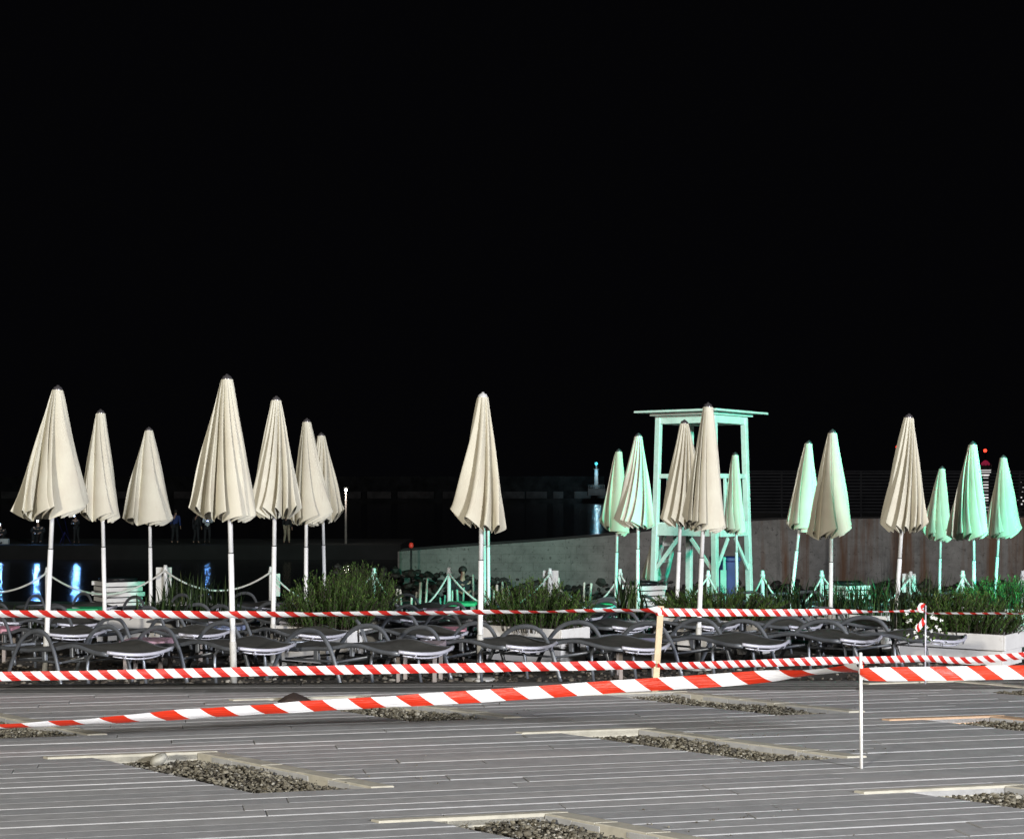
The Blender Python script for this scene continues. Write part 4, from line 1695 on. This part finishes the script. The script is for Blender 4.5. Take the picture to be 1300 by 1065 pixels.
m.tube([(-.1, 0, .30), (-.1, 0, .37), (.1, 0, .37), (.1, 0, .30)], .012, 6)
m.build('lid', M['black'], fc)

LC = (.16, .42, 1.0)


def beam_lamp(name, loc, target, c, e, ang, r):
    l = bpy.data.lights.new(name, 'SPOT')
    l.color = c
    l.energy = e
    l.spot_size = R(ang)
    l.spot_blend = .5
    l.shadow_soft_size = r
    o = bpy.data.objects.new(name, l)
    o.location = loc
    o.rotation_euler = (Vector(target) - Vector(loc)).to_track_quat('-Z', 'Y').to_euler()
    COL.objects.link(o)


for x, h, dy, e in ((97, 1.52, -.2, 230), (49, 1.1, -.5, 190), (2, .95, -.45, 100), (265, 1.2, -.45, 22)):
    p = on_quay(x) + Vector((0, dy, h))
    beam_lamp('angler_lamp', p, p + Vector((.1, -10, -2.2)), LC, e, 120, .07)

# quay lamp
q = on_quay(439)
H = EYE - (622 - HZ) * (DQ + 1.2) / F - QZ
ql = empty('quay_lamp', q, 'bright white lamp on a slim pole at the end of the quay', 'street lamp')
m = MB()
m.tube([(0, 0, 0), (0, 0, H - .3)], [.07, .045], 10)
m.tube([(0, 0, H - .3), (0, 0, H - .12)], .05, 10)
m.build('pole', M['tleg'], ql)
m = MB()
m.add([Vector((0, 0, H)) + v * .075 for v in ico_base()[1][0]], ico_base()[1][1], True)
m.build('lamp_globe', glow('white_lamp', (1, .97, .9), 14), ql)
m = MB()
m.lathe([(0, .0), (.13, -.02), (.14, -.05), (.1, -.06)], 12, (0, 0, H + .16))
m.build('lamp_hood', M['black'], ql)
point('quay_lamp_light', q + Vector((0, -.3, H - .05)), (1, .95, .85), 60, .08)

# small red marker lamp near the end of the wall
p = W(522, 692, 44)
rl = empty('red_marker', (p.x, 44, p.z - .45), 'dim red marker light at the low left end of the sea wall', 'marker light')
m = MB()
m.tube([(0, 0, -.6), (0, 0, .38)], .03, 8)
m.build('stem', M['black'], rl)
m = MB()
m.lathe([(0, .09), (.05, .07), (.07, 0), (.05, -.06), (0, -.07)], 10, (0, 0, .44))
m.build('lens', glow('dim_red', (1, .06, .04), .035), rl)

# ------------------------------------------------------------------ breakwater, beacon, towers
DP = 500.0
k = DP / F
bw = empty('breakwater', (0, DP, SEA), 'long dark breakwater across the horizon with a block parapet', 'breakwater')
m = MB()
z0 = EYE - (633 - HZ) * k - SEA
m.box(((330 - 650) * k, 10, z0 / 2), (900 * k, 20, z0))
m.build('base', M['pierlow'], bw)
rg = random.Random(2)
x = -140
zt = EYE - (624 - HZ) * k - SEA
while x < 760:
    L = rg.uniform(22, 58)
    m = MB()
    m.box(((x + L / 2 - 650) * k, 4, (z0 + zt) / 2 + .02), ((L - rg.choice((2, 8, 14))) * k, 3, zt - z0), None, .1)
    m.build('parapet_block', M['pier'], bw)
    x += L
m = MB()
zc = EYE - (604 - HZ) * k - SEA
m.box(((270 - 650) * k, 16, zc / 2), (1000 * k, 5, zc))
m.build('crown_wall', M['pierlow'], bw)

bx_ = W(757, 620, DP - 4)
be = empty('harbour_beacon', bx_, 'white lit beacon column with teal lamp on the breakwater end', 'beacon')
kb = (DP - 4) / F
m = MB()
m.lathe([(3.2 * kb, 0), (2.6 * kb, 10 * kb), (2.4 * kb, 24 * kb), (0, 24 * kb)], 16)
m.build('column', plain('beacon_white', (.8, .8, .8), .6), be)
m = MB()
m.lathe([(3.4 * kb, 24 * kb), (3.4 * kb, 25 * kb), (0, 25.2 * kb)], 16)
m.tube([(0, 0, 25 * kb), (0, 0, 30 * kb)], .25, 8)
m.build('gallery', M['pier'], be)
m = MB()
m.add([Vector((0, 0, 31.5 * kb)) + v * 2.0 * kb for v in ico_base()[1][0]], ico_base()[1][1], True)
m.build('lamp', glow('teal_lamp', (.10, .75, .85), 1.1), be)
m = MB()
for j in range(-10, 11, 2):
    m.tube([(j * kb, -1, -2 * kb), (j * kb, -1, 4.5 * kb)], .09, 5)
m.tube([(-10 * kb, -1, 4.5 * kb), (10 * kb, -1, 4.5 * kb)], .09, 5)
m.tube([(-10 * kb, -1, 2 * kb), (10 * kb, -1, 2 * kb)], .07, 5)
m.box((0, 0, -4.5 * kb), (22 * kb, 5, 9 * kb))
m.build('platform', M['pier'], be)
point('beacon_light', bx_ + Vector((0, -5, 6)), (.8, .95, 1), 500, .5)
point('beacon_lamp_light', bx_ + Vector((-.0, -4, 31.5 * kb)), (.05, .6, .9), 500, .8)

DT = 420.0
kt = DT / F
b0 = W(1251, 660, DT)
ht = empty('harbour_tower', (b0.x, DT, b0.z), 'white lit control tower with striped shaft and red lamp, far right', 'tower')
LIT = glow('lit_white', (1, .96, .95), .85)
m = MB()
m.box((0, 0, 28 * kt), (8 * kt, 8 * kt, 56 * kt), None, .1)
m.build('shaft', plain('tower_dark', (.05, .045, .05), .7), ht)
for j in range(11):
    m = MB()
    m.box((-1 * kt, -4.6 * kt, (22 + j * 3.2) * kt), (6.5 * kt, .25, 1.8 * kt))
    m.build('lit_window', LIT, ht)
m = MB()
m.lathe([(0, 56 * kt), (4.2 * kt, 56 * kt), (7 * kt, 60 * kt), (7 * kt, 63.5 * kt), (0, 63.5 * kt)], 12)
m.build('lit_collar', LIT, ht)
m = MB()
m.lathe([(7.0 * kt, 63.6 * kt), (7.4 * kt, 69 * kt), (0, 69.4 * kt)], 12)
for q in range(12):
    m.tube([(7.6 * kt * math.cos(q * .5236), 7.6 * kt * math.sin(q * .5236), 63.6 * kt), (7.6 * kt * math.cos(q * .5236), 7.6 * kt * math.sin(q * .5236), 70.5 * kt)], .12, 5)
m.build('cabin', plain('tower_grey', (.35, .33, .33), .7), ht)
m = MB()
m.lathe([(6 * kt, 69.5 * kt), (5.4 * kt, 72 * kt), (2.5 * kt, 75 * kt), (0, 76 * kt)], 12)
m.build('dome', glow('red_dome', (.5, .03, .09), .35), ht)
m = MB()
m.tube([(0, 0, 75 * kt), (0, 0, 87 * kt)], .12, 6)
m.build('mast', M['fence'], ht)
m = MB()
m.add([Vector((-.3 * kt, 0, 88 * kt)) + v * 2.2 * kt for v in ico_base()[1][0]], ico_base()[1][1], True)
m.build('red_lamp', glow('red_lamp', (1, .04, .02), 4), ht)
b0 = W(1139, 660, DT)
rm = empty('red_lit_mast', (b0.x, DT, b0.z), 'thin mast with a red lamp just left of the large cream parasol', 'mast')
m = MB()
m.tube([(0, 0, 0), (0, 0, 91 * kt)], [.3, .12], 8)
m.build('mast', M['fence'], rm)
m = MB()
m.add([Vector((0, 0, 92.5 * kt)) + v * 2.2 * kt for v in ico_base()[1][0]], ico_base()[1][1], True)
m.build('lamp', glow('red_lamp_dim', (1, .04, .02), 1.2), rm)
b0 = W(1312, 655, 300)
kk = 300 / F
lb = empty('lit_building', (b0.x, 300, b0.z), 'dark far building with dotted lit windows at the right edge', 'building')
m = MB()
m.box((0, 2, 25 * kk), (44 * kk, 4, 50 * kk))
m.build('wall', M['mole'], lb)
for j, (wx, wy) in enumerate(((1296, 613), (1299, 618), (1298, 625), (1296.5, 631), (1299, 636), (1297, 640), (1292, 634))):
    m = MB()
    m.box(((wx - 1312) * kk, -.05, (655 - wy) * kk), (1.6 * kk, .15, 2 * kk))
    m.build('lit_window', LIT, lb)

# ------------------------------------------------------------------ world, lights, camera
w = bpy.data.worlds.new('World')
S.world = w
w.use_nodes = True
nt = w.node_tree
bg = nt.nodes['Background']
sky = nt.nodes.new('ShaderNodeTexSky')
sky.sky_type = 'NISHITA'
sky.sun_disc = False
SUN_EL, SUN_RZ = R(-6.5), R(200)
sky.sun_elevation = SUN_EL
sky.sun_rotation = SUN_RZ
ad = nt.nodes.new('ShaderNodeVectorMath')
ad.operation = 'ADD'
ad.inputs[1].default_value = (.026, .026, .034)
nt.links.new(sky.outputs[0], ad.inputs[0])
nt.links.new(ad.outputs[0], bg.inputs['Color'])
bg.inputs['Strength'].default_value = 0.05

sl = bpy.data.lights.new('added_dim_sun', 'SUN')  # dim sun added for ambient light and to lift the breakwater; no moon known
sl.energy = .03
sl.angle = R(.5)
sl.color = (.95, .95, 1)
so = bpy.data.objects.new('added_dim_sun', sl)
so.rotation_euler = (R(50), 0, R(-25))
COL.objects.link(so)


def spot(name, loc, target, c, e, ang, blend, r):
    l = bpy.data.lights.new(name, 'SPOT')
    l.color = c
    l.energy = e
    l.spot_size = R(ang)
    l.spot_blend = blend
    l.shadow_soft_size = r
    o = bpy.data.objects.new(name, l)
    o.location = loc
    o.rotation_euler = (Vector(target) - Vector(loc)).to_track_quat('-Z', 'Y').to_euler()
    COL.objects.link(o)
    return o


# promenade lamps behind the photographer and the green sign floodlight on the right
spot('promenade_lamp_warm', (-13, -20, 7), (0, 16, .8), (1.0, .93, .80), 34000, 80, .6, 1.4)
spot('promenade_lamp_cool', (19, -15, 8), (0, 17, .8), (.94, .95, 1.0), 62000, 80, .6, 1.4)
spot('green_floodlight', (11, 12, 4.2), (1.5, 26, 1.3), (.0, 1.0, .66), 10500, 43, .35, .3)

cam = bpy.data.cameras.new('camera')
co = bpy.data.objects.new('camera', cam)
COL.objects.link(co)
co.location = (0, 0, EYE)
co.rotation_euler = (R(90), 0, 0)
cam.sensor_fit = 'HORIZONTAL'
cam.sensor_width = 36
cam.lens = 36 * F / 1300
cam.shift_y = (HZ - 532.5) / 1300
cam.clip_start = .1
cam.clip_end = 5000
S.camera = co
S.view_settings.view_transform = 'Standard'
S.view_settings.look = 'None'
S.view_settings.gamma = 1
S.view_settings.exposure = 0
